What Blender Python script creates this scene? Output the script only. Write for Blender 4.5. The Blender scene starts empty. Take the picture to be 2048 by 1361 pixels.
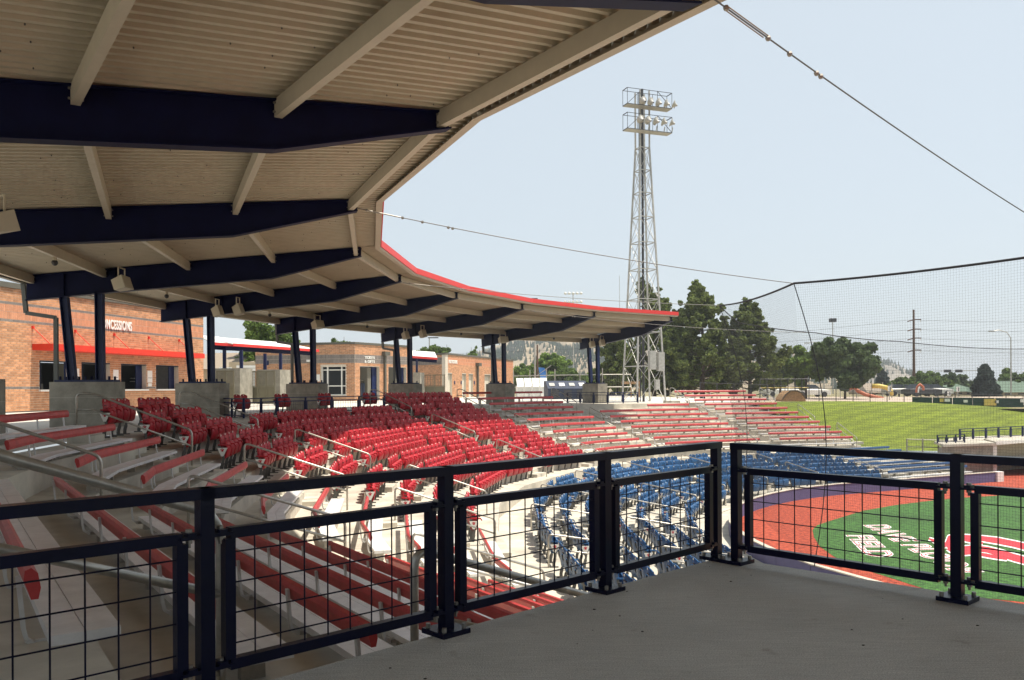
import bpy, bmesh, math, random
import numpy as np
from mathutils import Vector, Matrix
random.seed(7); rng=np.random.default_rng(7)
S=bpy.context.scene; COL=S.collection
PI=math.pi
# ---------------------------------------------------------------- camera
F=1697.16; HX,HY=1024.0,775.12; ROLL=.0049; EYE=1.06
cam=bpy.data.cameras.new('camera'); co=bpy.data.objects.new('camera',cam); COL.objects.link(co)
cam.sensor_width=36; cam.lens=36*F/2048; cam.shift_x=0; cam.shift_y=(HY-680.5)/2048
cam.clip_start=.05; cam.clip_end=6000
co.location=(0,0,EYE); co.rotation_euler=(PI/2,ROLL,0); S.camera=co
# ---------------------------------------------------------------- light
SUN=Vector((.400,-.030,1.0)).normalized()        # towards the sun
sun_el=math.asin(SUN.z); sun_az=math.atan2(SUN.x,SUN.y)
w=bpy.data.worlds.new('World'); S.world=w; w.use_nodes=True
nt=w.node_tree; bg=nt.nodes['Background']; sky=nt.nodes.new('ShaderNodeTexSky')
sky.sky_type='NISHITA'; sky.sun_disc=False; sky.sun_elevation=sun_el; sky.sun_rotation=sun_az
sky.altitude=1000; sky.air_density=1.0; sky.dust_density=7.0; sky.ozone_density=1.6
mx=nt.nodes.new('ShaderNodeMixRGB'); mx.inputs[0].default_value=.78; mx.inputs[2].default_value=(3.45,3.82,3.98,1)
nt.links.new(sky.outputs[0],mx.inputs[1]); nt.links.new(mx.outputs[0],bg.inputs[0]); bg.inputs[1].default_value=.15
sl=bpy.data.lights.new('sun','SUN'); sl.energy=5.0; sl.angle=math.radians(.55); sl.color=(1,.925,.80)
so=bpy.data.objects.new('sun',sl); COL.objects.link(so)
so.rotation_euler=SUN.to_track_quat('Z','Y').to_euler()
S.view_settings.view_transform='Standard'; S.view_settings.look='None'
S.view_settings.gamma=1; S.view_settings.exposure=.52
S.render.engine='CYCLES'
S.cycles.max_bounces=6; S.cycles.diffuse_bounces=4; S.cycles.glossy_bounces=2; S.cycles.transparent_max_bounces=8
# ---------------------------------------------------------------- materials
def mat(name,col,rough=.6,metal=0,var=0,vscale=3,bump=0,bscale=40,var2=None,spec=.5,stretch=None,coat=0,island=0,emis=0):
    m=bpy.data.materials.new(name); m.use_nodes=True; t=m.node_tree; N=t.nodes; L=t.links
    b=N['Principled BSDF']; b.inputs['Roughness'].default_value=rough; b.inputs['Metallic'].default_value=metal
    b.inputs['Specular IOR Level'].default_value=spec
    b.inputs['Base Color'].default_value=(*col,1)
    if coat: b.inputs['Coat Weight'].default_value=coat
    tc=N.new('ShaderNodeTexCoord'); mp=N.new('ShaderNodeMapping'); L.new(tc.outputs['Object'],mp.inputs[0])
    if stretch: mp.inputs['Scale'].default_value=stretch
    src=None
    if var:
        n=N.new('ShaderNodeTexNoise'); n.inputs['Scale'].default_value=vscale; n.inputs['Detail'].default_value=8; n.inputs['Roughness'].default_value=.65
        L.new(mp.outputs[0],n.inputs[0])
        cr=N.new('ShaderNodeValToRGB'); c2=var2 or tuple(min(1,c*(1+var)) for c in col); c1=tuple(c*(1-var) for c in col)
        cr.color_ramp.elements[0].position=.35; cr.color_ramp.elements[1].position=.68
        cr.color_ramp.elements[0].color=(*c1,1); cr.color_ramp.elements[1].color=(*c2,1)
        L.new(n.outputs[0],cr.inputs[0]); src=cr.outputs[0]
    if island:
        g=N.new('ShaderNodeNewGeometry'); o=N.new('ShaderNodeObjectInfo'); ad=N.new('ShaderNodeMath'); ad.operation='ADD'
        L.new(g.outputs['Random Per Island'],ad.inputs[0]); L.new(o.outputs['Random'],ad.inputs[1])
        fr=N.new('ShaderNodeMath'); fr.operation='FRACT'; L.new(ad.outputs[0],fr.inputs[0])
        hs=N.new('ShaderNodeHueSaturation'); mr=N.new('ShaderNodeMapRange'); mr.inputs[3].default_value=1-island; mr.inputs[4].default_value=1+island
        L.new(fr.outputs[0],mr.inputs[0]); L.new(mr.outputs[0],hs.inputs['Value'])
        if src: L.new(src,hs.inputs['Color'])
        else: hs.inputs['Color'].default_value=(*col,1)
        src=hs.outputs[0]
    if src: L.new(src,b.inputs['Base Color'])
    if bump:
        n=N.new('ShaderNodeTexNoise'); n.inputs['Scale'].default_value=bscale; n.inputs['Detail'].default_value=5
        L.new(mp.outputs[0],n.inputs[0]); bp=N.new('ShaderNodeBump'); bp.inputs['Strength'].default_value=min(1,bump); bp.inputs['Distance'].default_value=.01
        L.new(n.outputs[0],bp.inputs['Height']); L.new(bp.outputs[0],b.inputs['Normal'])
    return m
M={}
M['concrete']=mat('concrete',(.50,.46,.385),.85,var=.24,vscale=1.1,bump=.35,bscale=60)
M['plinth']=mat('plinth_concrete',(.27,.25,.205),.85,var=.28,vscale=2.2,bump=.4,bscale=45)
M['plaza']=mat('plaza_concrete',(.55,.52,.46),.85,var=.08,vscale=.6,bump=.2,bscale=30)
def deck_mat():
    m=mat('deck_concrete',(.47,.465,.43),.8,var=.10,vscale=1.3); t=m.node_tree; N=t.nodes; L=t.links; b=N['Principled BSDF']
    base=b.inputs['Base Color'].links[0].from_socket
    tc=N.new('ShaderNodeTexCoord'); mp=N.new('ShaderNodeMapping'); mp.inputs['Rotation'].default_value=(0,0,.34); mp.inputs['Scale'].default_value=(2.6,48,1)
    L.new(tc.outputs['Object'],mp.inputs[0]); n=N.new('ShaderNodeTexNoise'); n.inputs['Scale'].default_value=2.0; n.inputs['Detail'].default_value=7; n.inputs['Roughness'].default_value=.7
    L.new(mp.outputs[0],n.inputs[0])
    mr=N.new('ShaderNodeMapRange'); mr.inputs[1].default_value=.3; mr.inputs[2].default_value=.7; mr.inputs[3].default_value=.80; mr.inputs[4].default_value=1.18; L.new(n.outputs[0],mr.inputs[0])
    g=N.new('ShaderNodeTexNoise'); g.inputs['Scale'].default_value=170; g.inputs['Detail'].default_value=2; L.new(tc.outputs['Object'],g.inputs[0])
    mg=N.new('ShaderNodeMapRange'); mg.inputs[1].default_value=.25; mg.inputs[2].default_value=.75; mg.inputs[3].default_value=.62; mg.inputs[4].default_value=1.4; L.new(g.outputs[0],mg.inputs[0])
    mu=N.new('ShaderNodeMath'); mu.operation='MULTIPLY'; L.new(mr.outputs[0],mu.inputs[0]); L.new(mg.outputs[0],mu.inputs[1])
    st=N.new('ShaderNodeTexNoise'); st.inputs['Scale'].default_value=5.5; st.inputs['Detail'].default_value=3; L.new(tc.outputs['Object'],st.inputs[0])
    ms=N.new('ShaderNodeMapRange'); ms.inputs[1].default_value=.66; ms.inputs[2].default_value=.76; ms.inputs[3].default_value=0; ms.inputs[4].default_value=.5; L.new(st.outputs[0],ms.inputs[0])
    hs=N.new('ShaderNodeHueSaturation'); L.new(base,hs.inputs['Color']); L.new(mu.outputs[0],hs.inputs['Value'])
    mx=N.new('ShaderNodeMixRGB'); mx.inputs[2].default_value=(.16,.10,.07,1); L.new(ms.outputs[0],mx.inputs[0]); L.new(hs.outputs[0],mx.inputs[1]); L.new(mx.outputs[0],b.inputs['Base Color'])
    bp=N.new('ShaderNodeBump'); bp.inputs['Strength'].default_value=.5; bp.inputs['Distance'].default_value=.004; L.new(mu.outputs[0],bp.inputs['Height']); L.new(bp.outputs[0],b.inputs['Normal'])
    return m
M['deck']=deck_mat()
M['navy']=mat('navy_paint',(.0015,.003,.020),.33,var=.25,vscale=4,spec=.22,bump=.08,bscale=90)
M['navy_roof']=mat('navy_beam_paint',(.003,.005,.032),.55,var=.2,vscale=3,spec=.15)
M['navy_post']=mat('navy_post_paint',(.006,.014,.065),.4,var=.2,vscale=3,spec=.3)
M['tan']=mat('tan_roof_paint',(.44,.385,.285),.5,var=.07,vscale=2.5,bump=.06,bscale=30)
M['tanlite']=mat('tan_purlin_paint',(.47,.415,.32),.45,var=.05,vscale=4)
M['redfascia']=mat('red_fascia',(.62,.035,.03),.45,var=.06,vscale=3)
M['redcanopy']=mat('red_canopy_paint',(.62,.03,.012),.5,var=.06,vscale=3)
M['seatred']=mat('red_seat_plastic',(.40,.018,.028),.45,var=.12,vscale=5,spec=.3,island=.12)
M['seatblue']=mat('blue_seat_plastic',(.018,.080,.200),.42,var=.12,vscale=5,spec=.4,island=.14)
M['number']=mat('seat_number_plate',(.8,.78,.72),.4)
M['standard']=mat('grey_seat_standard',(.095,.095,.088),.5,var=.2,vscale=6)
M['slot']=mat('seat_slot_dark',(.03,.004,.005),.6)
M['benchred']=mat('red_bench_back',(.45,.045,.045),.40,var=.18,vscale=7,spec=.5,bump=.1,bscale=30)
M['benchblue']=mat('blue_bench_back',(.018,.075,.2),.4,var=.1,vscale=6)
M['alu']=mat('aluminium_plank',(.74,.735,.72),.42,metal=.1,var=.1,vscale=6,bump=.15,bscale=80)
M['bracket']=mat('white_bracket',(.62,.62,.60),.4,metal=.3,var=.1)
M['galv']=mat('galvanised_pipe',(.42,.40,.36),.38,metal=.75,var=.18,vscale=14)
M['steelgrey']=mat('tower_steel',(.42,.41,.38),.5,metal=.3,var=.2,vscale=8)
M['darksteel']=mat('dark_steel',(.05,.05,.055),.5,metal=.3)
M['bolt']=mat('bolt_steel',(.30,.28,.25),.4,metal=.7)
M['speaker']=mat('speaker_beige',(.47,.42,.32),.6,var=.05)
M['white']=mat('white_paint',(.75,.74,.70),.5,var=.05)
M['whitemetal']=mat('white_roof_metal',(.78,.76,.72),.4)
M['mortar']=mat('mortar',(.60,.54,.45),.9,var=.1,vscale=8)
M['brick']=mat('brick',(.45,.215,.105),.85,var=.14,vscale=6,var2=(.56,.29,.155),bump=.3,bscale=80,island=.22)
M['brickband']=mat('soldier_brick',(.52,.235,.13),.85,var=.12,vscale=6,bump=.3,bscale=80,island=.12)
M['brickgrey']=mat('grey_band_brick',(.19,.165,.15),.85,var=.15,vscale=6,island=.15)
M['capmetal']=mat('roof_cap_metal',(.10,.095,.075),.5,var=.1)
M['greygutter']=mat('gutter_paint',(.09,.095,.085),.5,var=.1)
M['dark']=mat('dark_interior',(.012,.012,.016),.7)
M['interior']=mat('interior_wall',(.16,.15,.12),.8)
M['glass']=mat('window_glass',(.02,.025,.03),.06,spec=.8)
M['doorpaint']=mat('door_paint',(.55,.52,.43),.5,var=.04)
M['gate']=mat('gate_olive_paint',(.13,.12,.075),.55,var=.08)
M['track']=mat('red_warning_track',(.26,.024,.010),.95,var=.5,vscale=7,var2=(.50,.085,.035),bump=1,bscale=60)
M['padding']=mat('purple_blue_padding',(.095,.09,.20),.7,var=.08,vscale=5,bump=.15,bscale=40)
M['asphalt']=mat('parking_asphalt',(.42,.34,.27),.9,var=.1,vscale=.2)
M['rope']=mat('net_rope',(.012,.012,.014),.8)
M['wire']=mat('steel_cable',(.13,.125,.12),.5,metal=.4)
M['woodpole']=mat('utility_pole_wood',(.11,.065,.045),.9,var=.2,vscale=5)
M['bark']=mat('bark',(.10,.07,.045),.95,var=.3,vscale=6,bump=.8,bscale=20)
M['siding']=mat('house_siding',(.44,.36,.25),.8,var=.05)
M['shingle']=mat('roof_shingle',(.27,.22,.17),.9,var=.15,vscale=9)
M['greenroof']=mat('green_shingle',(.10,.15,.11),.9,var=.12,vscale=4)
M['windscreen']=mat('green_windscreen',(.012,.045,.035),.85,var=.15,vscale=1.5)
M['yellow']=mat('yellow_plastic',(.62,.46,.10),.5)
M['orange']=mat('orange_plastic',(.45,.13,.06),.5)
M['bluepaint']=mat('blue_container_paint',(.02,.03,.06),.6,var=.1)
M['woodbrown']=mat('weathered_wood',(.32,.19,.09),.9,var=.25,vscale=5)
M['bluecloth']=mat('blue_flag_cloth',(.04,.16,.45),.8)
M['paper']=mat('paper_notice',(.72,.71,.68),.7)
M['chip']=mat('dark_leaf_litter',(.03,.02,.015),.9)
M['logored']=mat('red_turf',(.50,.03,.045),.9,var=.2,vscale=40,bump=.6,bscale=120)
M['logowhite']=mat('white_turf',(.72,.70,.68),.9,var=.12,vscale=40,bump=.6,bscale=120)
def turf_mat(name,c1,c2,stripe=0,sc=60,ang=0,c3=None):
    m=mat(name,c1,.95,bump=1,bscale=sc*1.3); t=m.node_tree;N=t.nodes;L=t.links;b=N['Principled BSDF']
    tc=N.new('ShaderNodeTexCoord'); n=N.new('ShaderNodeTexNoise'); n.inputs['Scale'].default_value=sc; n.inputs['Detail'].default_value=5; n.inputs['Roughness'].default_value=.9; L.new(tc.outputs['Object'],n.inputs[0])
    cr=N.new('ShaderNodeValToRGB'); cr.color_ramp.elements[0].position=.40; cr.color_ramp.elements[1].position=.60; cr.color_ramp.elements[0].color=(*c1,1); cr.color_ramp.elements[1].color=(*c2,1); L.new(n.outputs[0],cr.inputs[0])
    n2=N.new('ShaderNodeTexNoise'); n2.inputs['Scale'].default_value=.35; n2.inputs['Detail'].default_value=5; L.new(tc.outputs['Object'],n2.inputs[0])
    mr=N.new('ShaderNodeMapRange'); mr.inputs[1].default_value=.3; mr.inputs[2].default_value=.7; mr.inputs[3].default_value=.8; mr.inputs[4].default_value=1.2; L.new(n2.outputs[0],mr.inputs[0])
    v=mr.outputs[0]
    if stripe:
        mp=N.new('ShaderNodeMapping'); mp.inputs['Rotation'].default_value=(0,0,ang); L.new(tc.outputs['Object'],mp.inputs[0])
        wv=N.new('ShaderNodeTexWave'); wv.inputs['Scale'].default_value=stripe; wv.inputs['Distortion'].default_value=2.2; wv.inputs['Detail'].default_value=3; wv.inputs['Detail Scale'].default_value=1.5; L.new(mp.outputs[0],wv.inputs[0])
        m2=N.new('ShaderNodeMapRange'); m2.inputs[3].default_value=.84; m2.inputs[4].default_value=1.1; L.new(wv.outputs['Fac'],m2.inputs[0])
        mu=N.new('ShaderNodeMath'); mu.operation='MULTIPLY'; L.new(v,mu.inputs[0]); L.new(m2.outputs[0],mu.inputs[1]); v=mu.outputs[0]
    hs=N.new('ShaderNodeHueSaturation'); L.new(cr.outputs[0],hs.inputs['Color']); L.new(v,hs.inputs['Value']); L.new(hs.outputs[0],b.inputs['Base Color'])
    return m
M['turf']=turf_mat('green_turf',(.008,.034,.004),(.050,.150,.022),sc=5.5)
M['berm']=turf_mat('mown_grass',(.070,.100,.004),(.180,.225,.012),stripe=.42,sc=9,ang=1.0)
M['field_far']=turf_mat('dry_grass',(.16,.14,.06),(.25,.21,.11),sc=2)
def leafmat(name,c,v=.35):
    m=mat(name,c,.75,island=v,var=.25,vscale=.6,spec=.2); t=m.node_tree; b=t.nodes['Principled BSDF']; tr=t.nodes.new('ShaderNodeBsdfTranslucent'); mx=t.nodes.new('ShaderNodeMixShader'); mx.inputs[0].default_value=.35
    t.links.new(b.inputs['Base Color'].links[0].from_socket,tr.inputs[0]); t.links.new(b.outputs[0],mx.inputs[1]); t.links.new(tr.outputs[0],mx.inputs[2]); t.links.new(mx.outputs[0],t.nodes['Material Output'].inputs[0])
    return m
M['pine']=leafmat('pine_needles',(.140,.175,.050),.5)
M['leaf']=leafmat('green_leaves',(.12,.18,.045),.45)
M['leafdark']=leafmat('dark_green_leaves',(.085,.125,.045),.4)
M['leafyoung']=leafmat('light_green_leaves',(.17,.25,.055),.45)
M['spruce']=leafmat('blue_spruce_needles',(.050,.070,.060),.4)
# ---------------------------------------------------------------- mesh helpers
class MB:
    def __init__(s): s.v=[];s.f=[];s.mi=[];s.cur=0
    def add(s,vs,fs):
        o=len(s.v); s.v+= [tuple(p) for p in vs]; s.f+=[tuple(i+o for i in f) for f in fs]; s.mi+=[s.cur]*len(fs)
    def hexa(s,p): # 8 pts: bottom 4 ccw, top 4
        s.add(p,[(3,2,1,0),(4,5,6,7),(0,1,5,4),(1,2,6,5),(2,3,7,6),(3,0,4,7)])
    def box(s,c,sz,rz=0,M4=None):
        x,y,z=(a/2 for a in sz); P=[Vector(q) for q in ((-x,-y,-z),(x,-y,-z),(x,y,-z),(-x,y,-z),(-x,-y,z),(x,-y,z),(x,y,z),(-x,y,z))]
        R=M4 or Matrix.Rotation(rz,3,'Z'); s.hexa([R@q+Vector(c) for q in P])
    def bar(s,a,b,w,h,up=(0,0,1)):
        a=Vector(a);b=Vector(b);d=(b-a).normalized();u=Vector(up)
        if abs(d.dot(u))>.98: u=Vector((1,0,0))
        r=d.cross(u).normalized()*w/2; t=r.normalized().cross(d).normalized()*h/2
        s.hexa([a-r-t,a+r-t,b+r-t,b-r-t,a-r+t,a+r+t,b+r+t,b-r+t])
    def tube(s,pts,r,n=8,closed=False,caps=True,rr=None):
        P=[Vector(p) for p in pts]; o=len(s.v); m=len(P); u=None
        for i,p in enumerate(P):
            d=((P[min(i+1,m-1)]-P[max(i-1,0)])).normalized()
            if u is None: u=d.orthogonal().normalized()
            else:
                u=(u-d*u.dot(d)); u=u.normalized() if u.length>1e-6 else d.orthogonal().normalized()
            v=d.cross(u); R=rr[i] if rr else r
            for k in range(n):
                a=2*PI*k/n; s.v.append(tuple(p+u*math.cos(a)*R+v*math.sin(a)*R))
        for i in range(m-1):
            for k in range(n):
                a=o+i*n+k;b=o+i*n+(k+1)%n; s.f.append((a,b,b+n,a+n)); s.mi.append(s.cur)
        if caps:
            s.f.append(tuple(o+k for k in range(n))[::-1]); s.f.append(tuple(o+(m-1)*n+k for k in range(n))); s.mi+=[s.cur]*2
    def prism(s,poly,z0,z1):
        n=len(poly); z0s=z0 if hasattr(z0,'__len__') else [z0]*n; z1s=z1 if hasattr(z1,'__len__') else [z1]*n
        vs=[(p[0],p[1],z0s[i]) for i,p in enumerate(poly)]+[(p[0],p[1],z1s[i]) for i,p in enumerate(poly)]
        s.add(vs,[tuple(range(n))[::-1],tuple(range(n,2*n))]+[(i,(i+1)%n,n+(i+1)%n,n+i) for i in range(n)])
    def sphere(s,c,r,n=8,m=5,sc=(1,1,1),lo=0,hi=PI):
        vs=[];fs=[]
        for i in range(m+1):
            t=lo+(hi-lo)*i/m
            for k in range(n):
                a=2*PI*k/n; vs.append((c[0]+r*sc[0]*math.sin(t)*math.cos(a),c[1]+r*sc[1]*math.sin(t)*math.sin(a),c[2]+r*sc[2]*math.cos(t)))
        for i in range(m):
            for k in range(n): fs.append((i*n+k,(i+1)*n+k,(i+1)*n+(k+1)%n,i*n+(k+1)%n))
        s.add(vs,fs)
    def mesh(s,name,mats,smooth=False):
        me=bpy.data.meshes.new(name); me.from_pydata(s.v,[],s.f)
        for m in (mats if isinstance(mats,(list,tuple)) else [mats]): me.materials.append(M[m] if isinstance(m,str) else m)
        if s.cur or any(s.mi): me.polygons.foreach_set('material_index',s.mi)
        if smooth: me.polygons.foreach_set('use_smooth',[True]*len(me.polygons)); 
        me.validate(); me.update(); return me
    def obj(s,name,mats,parent=None,smooth=False,**k): return mkobj(name,s.mesh(name,mats,smooth),parent,**k)
def mkobj(name,me,parent=None,loc=None,rot=None,label=None,cat=None,group=None,kind=None):
    o=bpy.data.objects.new(name,me); COL.objects.link(o)
    if parent is not None: o.parent=parent
    if loc is not None: o.location=loc
    if rot is not None: o.rotation_euler=rot if hasattr(rot,'__len__') else (0,0,rot)
    if label: o['label']=label
    if cat: o['category']=cat
    if group: o['group']=group
    if kind: o['kind']=kind
    return o
def empty(name,loc=(0,0,0),rot=0,**k):
    return mkobj(name,None,None,loc,rot,**k)
def struct(name,mb,mats,**k): return mb.obj(name,mats,kind='structure',**k)
def rel(p,o): return (p[0]-o[0],p[1]-o[1],p[2]-o[2])
def quads_obj(name,V,material,parent=None,**k):
    """V: (n,4,3) array of leaf quads"""
    n=len(V); me=bpy.data.meshes.new(name); me.vertices.add(n*4); me.vertices.foreach_set('co',V.reshape(-1).astype(np.float32))
    me.loops.add(n*4); me.loops.foreach_set('vertex_index',np.arange(n*4,dtype=np.int32)); me.polygons.add(n)
    me.polygons.foreach_set('loop_start',np.arange(0,n*4,4,dtype=np.int32)); me.polygons.foreach_set('loop_total',np.full(n,4,dtype=np.int32))
    me.materials.append(M[material]); me.update(calc_edges=True); return mkobj(name,me,parent,**k)
def text_mesh(txt,size,depth,material,align='LEFT',font_scale=1):
    c=bpy.data.curves.new('lettering','FONT'); c.body=txt; c.size=size; c.extrude=depth; c.align_x=align; c.space_character=1.1; c.offset=size*.02
    o=bpy.data.objects.new('tmp',c); COL.objects.link(o); dg=bpy.context.evaluated_depsgraph_get(); dg.update()
    me=bpy.data.meshes.new_from_object(o.evaluated_get(dg)); bpy.data.objects.remove(o); me.materials.clear(); me.materials.append(M[material]); return me
# ---------------------------------------------------------------- plan geometry (arc of the stand)
C=(22.69,25.72); PH,DK=-.0463,.2197
def unp(x,y,z):
    a=x-HX;b=y-HY;c,s=math.cos(ROLL),math.sin(ROLL); u=a*c-b*s; v=a*s+b*c; Y=F*(EYE-z)/v; return (u*Y/F,Y)
def ata(x,Y,z=0): # point on the ray of photo column x at depth Y
    return ((x-HX)/F*Y,Y,z)
def ang(k): return PH+k*DK
def arc(k,R): t=ang(k); return (C[0]-R*math.cos(t),C[1]+R*math.sin(t))
def nout(k): t=ang(k); return Vector((-math.cos(t),math.sin(t),0))
def ntan(k): t=ang(k); return Vector((math.sin(t),math.cos(t),0))
def R0(k): return float(np.interp(k,[-3.27,-2.1,-1.9,-1.5,-1.1,-.6,0],[34.2,33.83,33.6,33.15,32.75,32.35,32.1]))
def RL(k): return 22.0+(.6*(-k)**1.5 if k<0 else 0)
KN=[-5.0,-4.2,-3.27,-2.1,-1.7,-.5,.5,1.5,2.6,3.6,4.6,5.55,6.9]
def path(k,off,RF=R0):
    for a,b in zip(KN,KN[1:]):
        if k<=b or b==KN[-1]:
            t=(k-a)/(b-a); p=arc(a,RF(a)-off); q=arc(b,RF(b)-off)
            return Vector((p[0]+(q[0]-p[0])*t,p[1]+(q[1]-p[1])*t,0)), Vector((q[0]-p[0],q[1]-p[1],0)).normalized()
def pp(k,off,z,RF=R0): p,_=path(k,off,RF); return (p.x,p.y,z)
def kend(i): return 6.36+.046*i
DR,DZ=.815,.267
DZL=.12; ZL=-3.22
FIELDZ=-4.0

# ================================================================ SETTING
# ---- terraces, upper bowl
def nodes(k0,k1): return [k0]+[k for k in KN if k0+1e-6<k<k1-1e-6]+[k1]
def stepped(name,rows,k0f,k1f,RF,offf,zf,zbot,mats,**kw):
    mb=MB()
    for i in rows:
        ka,kb=k0f(i),k1f(i); ks=nodes(ka,kb); o0,o1=offf(i); z=zf(i)
        for a,b in zip(ks,ks[1:]):
            A=pp(a,o0,z,RF);B=pp(b,o0,z,RF);Cc=pp(b,o1,z,RF);D=pp(a,o1,z,RF)
            zb=min(z-.6,zbot)
            mb.hexa([(A[0],A[1],zb),(D[0],D[1],zb),(Cc[0],Cc[1],zb),(B[0],B[1],zb),A,D,Cc,B])
    return struct(name,mb,mats,**kw)
# row i tread spans off from DR*i-.17 to DR*i+.645
BO=.42   # benches sit over the riser edge, chairs in front of it
for nm_,ka_,kb_,o_ in (('near_bench_terrace',-3.27,-1.06,BO),('chair_terrace',-1.06,3.14,0),('far_bench_terrace',3.14,None,BO)):
    stepped(nm_,range(0,11),(lambda i,ka_=ka_:(ka_ if (ka_>-3 or i<6) else -5.0)),(lambda i,kb_=kb_:(kend(i)+.12 if kb_ is None else kb_)),R0,
        (lambda i,o_=o_:(DR*i-.17+(o_ if i>0 else 0),DR*i+.645+(o_ if i<10 else .15))),lambda i,nm_=nm_:-DZ*i-(.10 if nm_[0]=='n' and i>0 else 0),-3.6,'concrete')
stepped('cross_aisle',[0],lambda i:-5.0,lambda i:7.0,RL,lambda i:(-1.25-1.6,-.17),lambda i:-3.12,-3.7,'concrete')
stepped('lower_terrace',range(0,7),lambda i:-5.0,lambda i:6.9,RL,lambda i:(DR*i-.17,DR*i+.645),lambda i:ZL-DZL*i,-4.6,'concrete')
mb=MB(); fk=[-5,-4.2,-3.27,-2.6,-2.1,-1.5,-1,-.5,0,.5,1,1.5,2,2.6,3,3.6,4,4.6,5,5.55]
for a,b in zip(fk,fk[1:]):
    A=pp(a,DR*6.8-.01,-3.98,RL);B=pp(b,DR*6.8-.01,-3.98,RL);Cc=(*arc(b,15.66),-3.98);D=(*arc(a,15.66),-3.98)
    mb.hexa([(q[0],q[1],-4.6) for q in (A,D,Cc,B)]+[A,D,Cc,B])
struct('front_walk',mb,'concrete')
# plaza behind the stand
mb=MB()
ks=[k/4 for k in range(-20,27)]
for a,b in zip(ks,ks[1:]):
    for (r0,z0,r1,z1) in ((R0((a+b)/2)+.17,0,37,0.0),(37,0,42,.12),(42,.12,60,.18)):
        ra=R0(a)+.172 if r0<36 else r0; rb=R0(b)+.172 if r0<36 else r0
        A=arc(a,ra);B=arc(b,rb);Cc=arc(b,r1);D=arc(a,r1)
        mb.add([(A[0],A[1],z0),(B[0],B[1],z0),(Cc[0],Cc[1],z1),(D[0],D[1],z1)],[(3,2,1,0)])
struct('plaza_ground',mb,'plaza')
# far ground
mb=MB(); mb.add([(-2500,59.5,-.62),(2500,59.5,-.62),(2500,3000,-.62),(-2500,3000,-.62)],[(0,1,2,3)])
mb.add([(-2500,-600,-.6),(-32,-600,-.6),(-32,59.5,-.62),(-2500,59.5,-.62)],[(0,1,2,3)])
mb.add([(60,-600,-5.2),(2500,-600,-5.2),(2500,59.5,-.62),(60,59.5,-.62)],[(0,1,2,3)])
struct('ground',mb,'field_far')
mb=MB(); mb.add([(-30,50,-.03),(17,57.2,-.03),(24,61,-.06),(33,63.5,-.5),(60,70,-.5),(60,98,-.3),(-30,98,.02)],[(0,1,2,3,4,5,6)])
struct('parking_lot',mb,'asphalt')
# playing field
mb=MB(); mb.add([(-40,-60,FIELDZ),(70,-60,FIELDZ),(70,59.5,FIELDZ),(-40,59.5,FIELDZ)],[(0,1,2,3)])
struct('warning_track',mb,'track')
tb=[unp(*p,FIELDZ) for p in ((1878,1187.6),(1716,1136),(1668,1114),(1640,1094),(1628,1075),(1625,1061),(1634,1051),(1668,1040),(1727,1022),(1790,1011),(1870,1001),(1935,995.5),(2048,989))]
tb=[(tb[0][0]+14,tb[0][1]-9.2),(tb[0][0]+3.2,tb[0][1]-1.8)]+tb+[(60,tb[-1][1]+15),(70,-50)]
mb=MB(); mb.add([(p[0],p[1],FIELDZ+.006) for p in tb],[tuple(range(len(tb)))[::-1]])
o=struct('turf_field',mb,'turf')
# field wall padding
wk=[-5,-4,-3,-2,-1,-.5,0,.5,1,1.5,2,2.5,3,3.5,4,4.5,5,5.55]
wp=[arc(k,15.6) for k in wk]+[(25.2,44.35)]
t=empty('field_wall',(0,0,0),label='low purple-blue padded wall curving round the red warning track',cat='padded wall')
for a,b in zip(wp,wp[1:]):
    n=max(1,round(math.dist(a,b)/2.4))
    for q in range(n):
        pa=Vector((a[0]+(b[0]-a[0])*q/n,a[1]+(b[1]-a[1])*q/n,0));pb=Vector((a[0]+(b[0]-a[0])*(q+1)/n,a[1]+(b[1]-a[1])*(q+1)/n,0))
        d=(pb-pa).normalized()*.006
        m=MB(); m.bar(pa+d+Vector((0,0,(FIELDZ-3.5)/2)),pb-d+Vector((0,0,(FIELDZ-3.5)/2)),.12,-3.5-FIELDZ); m.obj('pad_panel','padding',t)
m=MB()
for a,b in zip(wp,wp[1:]): m.bar((a[0]-.0,a[1],-3.485),(b[0],b[1],-3.485),.16,.03)
m.obj('coping','concrete',t)
m=MB(); e=wp[-1]; m.box((e[0]+.25,e[1]+.12,-3.74),(.5,.3,.52),.45); m.obj('end_block','white',t)
# grass berm
cr=[(15.5,55.8,.02),(17.2,56,.02),(20,57.2,.02),(23,58.2,0),(28,59.2,-.1),(33,60,-.4),(38,61,-.75),(60,64,-1.6)]
ba=[(19.6,49.4,-2.75),(20.8,49.8,-2.75),(22.5,50.2,-2.8),(24.5,50.6,-2.85),(28,51.4,-2.95),(34,53,-3.2),(40,54.5,-3.4),(60,58,-3.8)]
mb=MB(); n=10; vs=[];fs=[]
for i,(a,b) in enumerate(zip(cr,ba)):
    for j in range(n+1):
        t_=j/n; s_=t_*t_*(3-2*t_)*.5+t_*.5; vs.append((b[0]+(a[0]-b[0])*t_,b[1]+(a[1]-b[1])*t_,b[2]+(a[2]-b[2])*s_))
for i in range(len(cr)-1):
    for j in range(n): q=i*(n+1)+j; fs.append((q,q+n+1,q+n+2,q+1))
mb.add(vs,fs)
# run-out at the crest and a skirt
for i in range(len(cr)-1):
    a,b=cr[i],cr[i+1]; mb.add([a,b,(b[0]+1.2,b[1]+7.5,b[2]-.22),(a[0]+1.2,a[1]+7.5,a[2]-.22)],[(0,1,2,3)])
o=struct('grass_bank',mb,'berm')
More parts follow.
